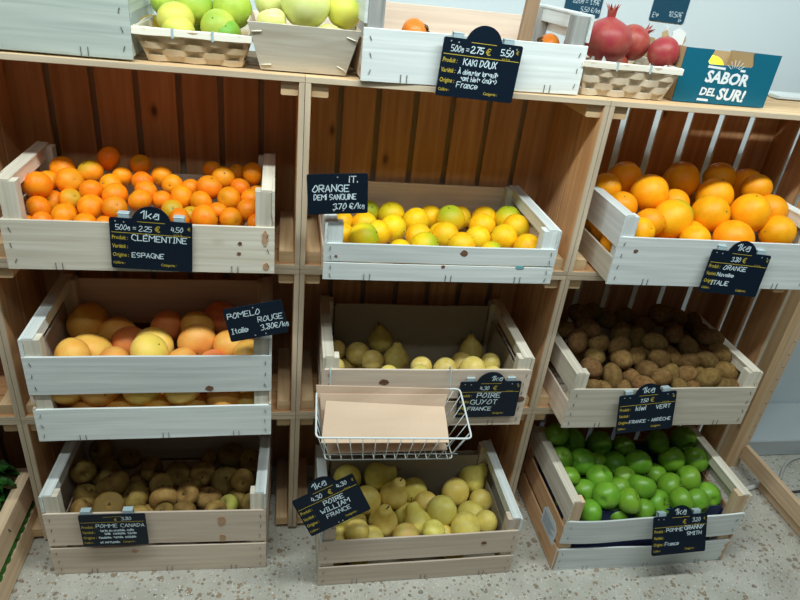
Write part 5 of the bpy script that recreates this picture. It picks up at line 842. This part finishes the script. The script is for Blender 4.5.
# ---------------------------------------------------------------- wire basket with paper bags
e=empty('wire_basket',(0,0,0)); tag(e,'white wire basket hooked on the pear crate, holding paper bags','wire basket')
zr0,zr1,zb=.520,.537,.443
A=[(.037,-.221,zr0),(.372,-.232,zr0-.004),(.378,-.083,zr1),(.043,-.083,zr1)]
Bt=[(.060,-.205,zb),(.345,-.212,zb-.002),(.345,-.083,zb),(.060,-.083,zb)]
def rounded(P,r=.012,n=3):
    out=[]
    for i,p in enumerate(P):
        p=Vector(p); a=(Vector(P[i-1])-p).normalized()*r; b=(Vector(P[(i+1)%len(P)])-p).normalized()*r
        for k in range(n+1): t=k/n; out.append((p+a)*(1-t)**2+p*2*t*(1-t)+(p+b)*t*t)
    return out
m=MB(); m.tube(rounded(A),.0022,8,True); m.build('rim',M_WIRE,e)
m=MB(); m.tube(rounded(Bt),.0012,6,True); m.tube([Vector(Bt[0]).lerp(Vector(A[0]),.25),Vector(Bt[1]).lerp(Vector(A[1]),.25)],.001,6)
for k in range(12):
    t=(k+.5)/12; a=Vector(A[0]).lerp(Vector(A[1]),t); b=Vector(Bt[0]).lerp(Vector(Bt[1]),t); c=Vector(Bt[3]).lerp(Vector(Bt[2]),t); d=Vector(A[3]).lerp(Vector(A[2]),t)
    m.tube([a,b+Vector((0,0,-.001)),c,d],.0011,6)
for s0,s1,s2,s3 in ((A[0],Bt[0],Bt[3],A[3]),(A[1],Bt[1],Bt[2],A[2])):
    for t in (.12,.3,.5,.7,.88): m.tube([Vector(s0).lerp(Vector(s3),t),Vector(s1).lerp(Vector(s2),t)],.001,6)
for t in (.33,.66): m.tube([Vector(Bt[0]).lerp(Vector(Bt[3]),t),Vector(Bt[1]).lerp(Vector(Bt[2]),t)],.001,6)
m.build('wire_mesh',M_WIRE,e)
for x in (.073,.353):
    m=MB(); m.tube([(x,-.083,zr1),(x,-.0775,zr1+.01),(x,-.0755,.579),(x,-.071,.5845),(x,-.060,.5845),(x,-.0575,.575)],.0014,6); m.build('hook',M_CLIP,e)
def bag(label,P,t,folds=0):
    # P: four corners bl, br, tr, tl
    m=MB(); nx,nz=10,5; P=[Vector(p) for p in P]; nr=(P[1]-P[0]).cross(P[3]-P[0]).normalized(); vs=[]; uv=[]
    for sd_ in (0,1):
        for i in range(nx+1):
            for j in range(nz+1):
                u,v=i/nx,j/nz; p=(P[0].lerp(P[1],u)).lerp(P[3].lerp(P[2],u),v); bulge=.0022*math.sin(i*1.1+folds)*math.sin(v*3)+t*.5*math.sin(u*math.pi)*math.sin(v*math.pi)
                vs.append(p+nr*((bulge+t/2) if sd_==0 else -(t/2)))
    n=(nx+1)*(nz+1); fs=[]; uvs=[]
    def add(f): fs.append(f); uvs.append([((k%n)//(nz+1)/nx*.3+folds*3,(k%n)%(nz+1)/nz*.1) for k in f])
    for i in range(nx):
        for j in range(nz):
            a=i*(nz+1)+j; b=a+nz+1; add([a,b,b+1,a+1]); add([n+a+1,n+b+1,n+b,n+a])
    for i in range(nx): a=i*(nz+1); b=a+nz+1; add([a,n+a,n+b,b]); a+=nz;b+=nz; add([a,b,n+b,n+a])
    for j in range(nz): add([j,j+1,n+j+1,n+j]); a=nx*(nz+1)+j; add([a,n+a,n+a+1,a+1])
    m.add(vs,fs,uvs,False); o=m.build('paper_bag',M_KRAFT); return tag(o,label,'paper bag','kraft bags in the wire basket')
bag('rearmost kraft paper bag in the wire basket, leaning on the crate',[(.052,-.100,.456),(.338,-.100,.456),(.352,-.0875,.541),(.041,-.0875,.556)],.003,1)
bag('middle kraft paper bag in the wire basket',[(.056,-.122,.452),(.330,-.122,.452),(.344,-.100,.534),(.050,-.100,.541)],.003,2)
bag('front kraft paper bag with folded corner in the wire basket',[(.050,-.200,.486),(.332,-.203,.480),(.334,-.122,.515),(.062,-.122,.538)],.006,3)
bag('lowest kraft paper bag lying flat in the wire basket',[(.066,-.190,.4475),(.336,-.190,.4475),(.336,-.125,.4475),(.066,-.125,.4475)],.003,4)

# ---------------------------------------------------------------- leafy greens
M_LEAF=fruit_mat('dark_green_leaf',(.015,.09,.012),(.03,.16,.02),c3=(.07,.24,.035),rough=.45,bump=.1,nscale=14)
m=MB(); rl=random.Random(5)
for k in range(110):
    x,y=rl.uniform(-1.10,-.69),rl.uniform(-.28,.05); z=.12+rl.uniform(0,.10)*(1-abs(x+.9)); az=rl.uniform(0,6.28); up=rl.uniform(.1,.9); L_=rl.uniform(.07,.12); w_=L_*rl.uniform(.35,.5)
    d=Vector((math.cos(az)*(1-up),math.sin(az)*(1-up),up*.6)).normalized(); sd_=d.cross(Vector((0,0,1))).normalized(); nn=sd_.cross(d)
    vs=[];fs=[]
    for i in range(8):
        t=i/7; wd=w_*math.sin(min(1,t*1.08+.02)*math.pi)**.7*(1-.2*t); c=Vector((x,y,z))+d*(L_*t)-Vector((0,0,1))*(L_*.5*t*t)
        for j,s_ in enumerate((-1,-.5,0,.5,1)): vs.append(c+sd_*wd*s_*.6+nn*(abs(s_)*.014+.006*math.sin(i*2.1+s_*5+k)))
    for i in range(7):
        for j in range(4): a=i*5+j; fs.append([a,a+1,a+6,a+5])
    m.add(vs,fs,None,True)
for k in range(90):
    x,y,z=rl.uniform(-.98,-.685),rl.uniform(-.08,.075),rl.uniform(.13,.23); az=rl.uniform(0,6.28); L_=rl.uniform(.05,.085); w_=L_*.5
    d=Vector((math.cos(az),math.sin(az),rl.uniform(-.2,.7))).normalized(); sd_=d.cross(Vector((0,0,1))).normalized(); nn=sd_.cross(d); vs=[];fs=[]
    if x+d.x*L_>-.655: continue
    for i in range(8):
        t=i/7; wd=w_*math.sin(min(1,t*1.08+.02)*math.pi)**.7; c=Vector((x,y,z))+d*(L_*t)-Vector((0,0,1))*(L_*.5*t*t)
        for j,s_ in enumerate((-1,-.5,0,.5,1)): vs.append(c+sd_*wd*s_*.6+nn*(abs(s_)*.012+.006*math.sin(i*2.1+s_*5+k)))
    for i in range(7):
        for j in range(4): a=i*5+j; fs.append([a,a+1,a+6,a+5])
    m.add(vs,fs,None,True)
for k in range(16):   # leaves poking out between the end boards
    y=-.31+k*.0235+rl.uniform(-.006,.006); z=.084+rl.uniform(0,.012); vs=[];fs=[]
    for i in range(6):
        t=i/5; 
        for s_ in (-1,0,1): vs.append((-.672+.0165*t,y+s_*.021*(1-.7*t*t),z+.008*t-.02*t*t+.003*abs(s_)))
    for i in range(5):
        for j in range(2): a=i*3+j; fs.append([a,a+1,a+4,a+3])
    m.add(vs,fs,None,True)
o=m.build('leafy_greens',M_LEAF); tag(o,'dark green leafy vegetables spilling in the far left floor crate','leafy greens',None,'stuff')

# ---------------------------------------------------------------- right side: crate frame, cable, tube
e=empty('crate_frame',(1.485,.18,0)); tag(e,'nail-studded wooden upright with a batten running forward on the floor','wooden frame')
m=MB(); m.board((.0,0,.62),(.052,.022,1.24),axis=2,ch=.002); up_=m.build('upright',W_NAIL if False else W_TAN,e)
m=MB()
for k in range(26):
    for sx in (-.014,.014):
        c=MB(); c.board((sx,-.0118,.03+k*.047+(.008 if sx>0 else 0)),(.004,.0012,.0022),axis=0,ch=.0003); m.add(c.v,c.f)
m.build('nail_heads',M_STAPLE,up_)
m=MB(); m.board((-.040,.0,.62),(.026,.060,1.24),axis=2,ch=.002); m.build('side_post',W_PINE2,e)
m=MB(); m.board((.012,-.42,.075),(.016,.80,.058),axis=1,ch=.002); m.build('upper_batten',W_TAN,e)
m=MB(); m.board((.060,-.42,.016),(.070,.62,.030),axis=1,ch=.002); m.build('lower_batten',W_TAN,e)
def cable(name,pts,r,mat,label,cat):
    m=MB(); P=[Vector(p) for p in pts]; out=[]
    for i in range(len(P)-1):
        a,b,c,d=P[max(i-1,0)],P[i],P[i+1],P[min(i+2,len(P)-1)]
        for k in range(8): u=k/8; out.append(.5*((2*b)+(c-a)*u+(2*a-5*b+4*c-d)*u*u+(3*b-a-3*c+d)*u**3))
    out.append(P[-1]); m.tube(out,r,8); return tag(m.build(name,mat),label,cat)
cable('cable',[(1.62,.10,.006),(1.70,.17,.006),(1.80,.20,.006),(2.0,.21,.006)],.005,plain('pale_cable',(.45,.46,.42),.5),'pale cable on the floor along the wall at right','cable')
cable('cable',[(1.60,.04,.005),(1.70,.05,.005),(1.80,.09,.005),(2.0,.10,.005)],.004,plain('dark_cable',(.06,.06,.06),.5),'dark cable on the floor behind the batten at right','cable')
m=MB(); m.tube([(0,0,.008),(.11,.028,.008)],.0078,12); m.tube([(.105,.0268,.008),(.13,.034,.009)],.0045,8); o=m.build('plastic_tube',plain('white_plastic',(.66,.68,.66),.4)); o.location=(1.42,.05,0); tag(o,'short white plastic tube lying on the floor by the wooden upright','tube')
m=MB(); m.board((0,0,.02),(.03,.09,.04),axis=1,ch=.003); o=m.build('wood_offcut',W_ORNG); o.location=(1.74,-.02,.0); o.rotation_euler=(0,0,R(25)); tag(o,'orange-brown wood offcut at the right picture edge','wood')
# white boards on top of the right shelf crate
for k,(y,zz) in enumerate(((.196,0),(.238,.0))):
    m=MB(); m.board((0,0,.004),(.30,.034,.007),axis=0); o=m.build('white_slat',W_WHITE); o.location=(1.29,y,ZT+.0004); tag(o,['front white slat on top beside the teal box','rear white slat on top beside the teal box'][k],'slat','white slats on top at right')
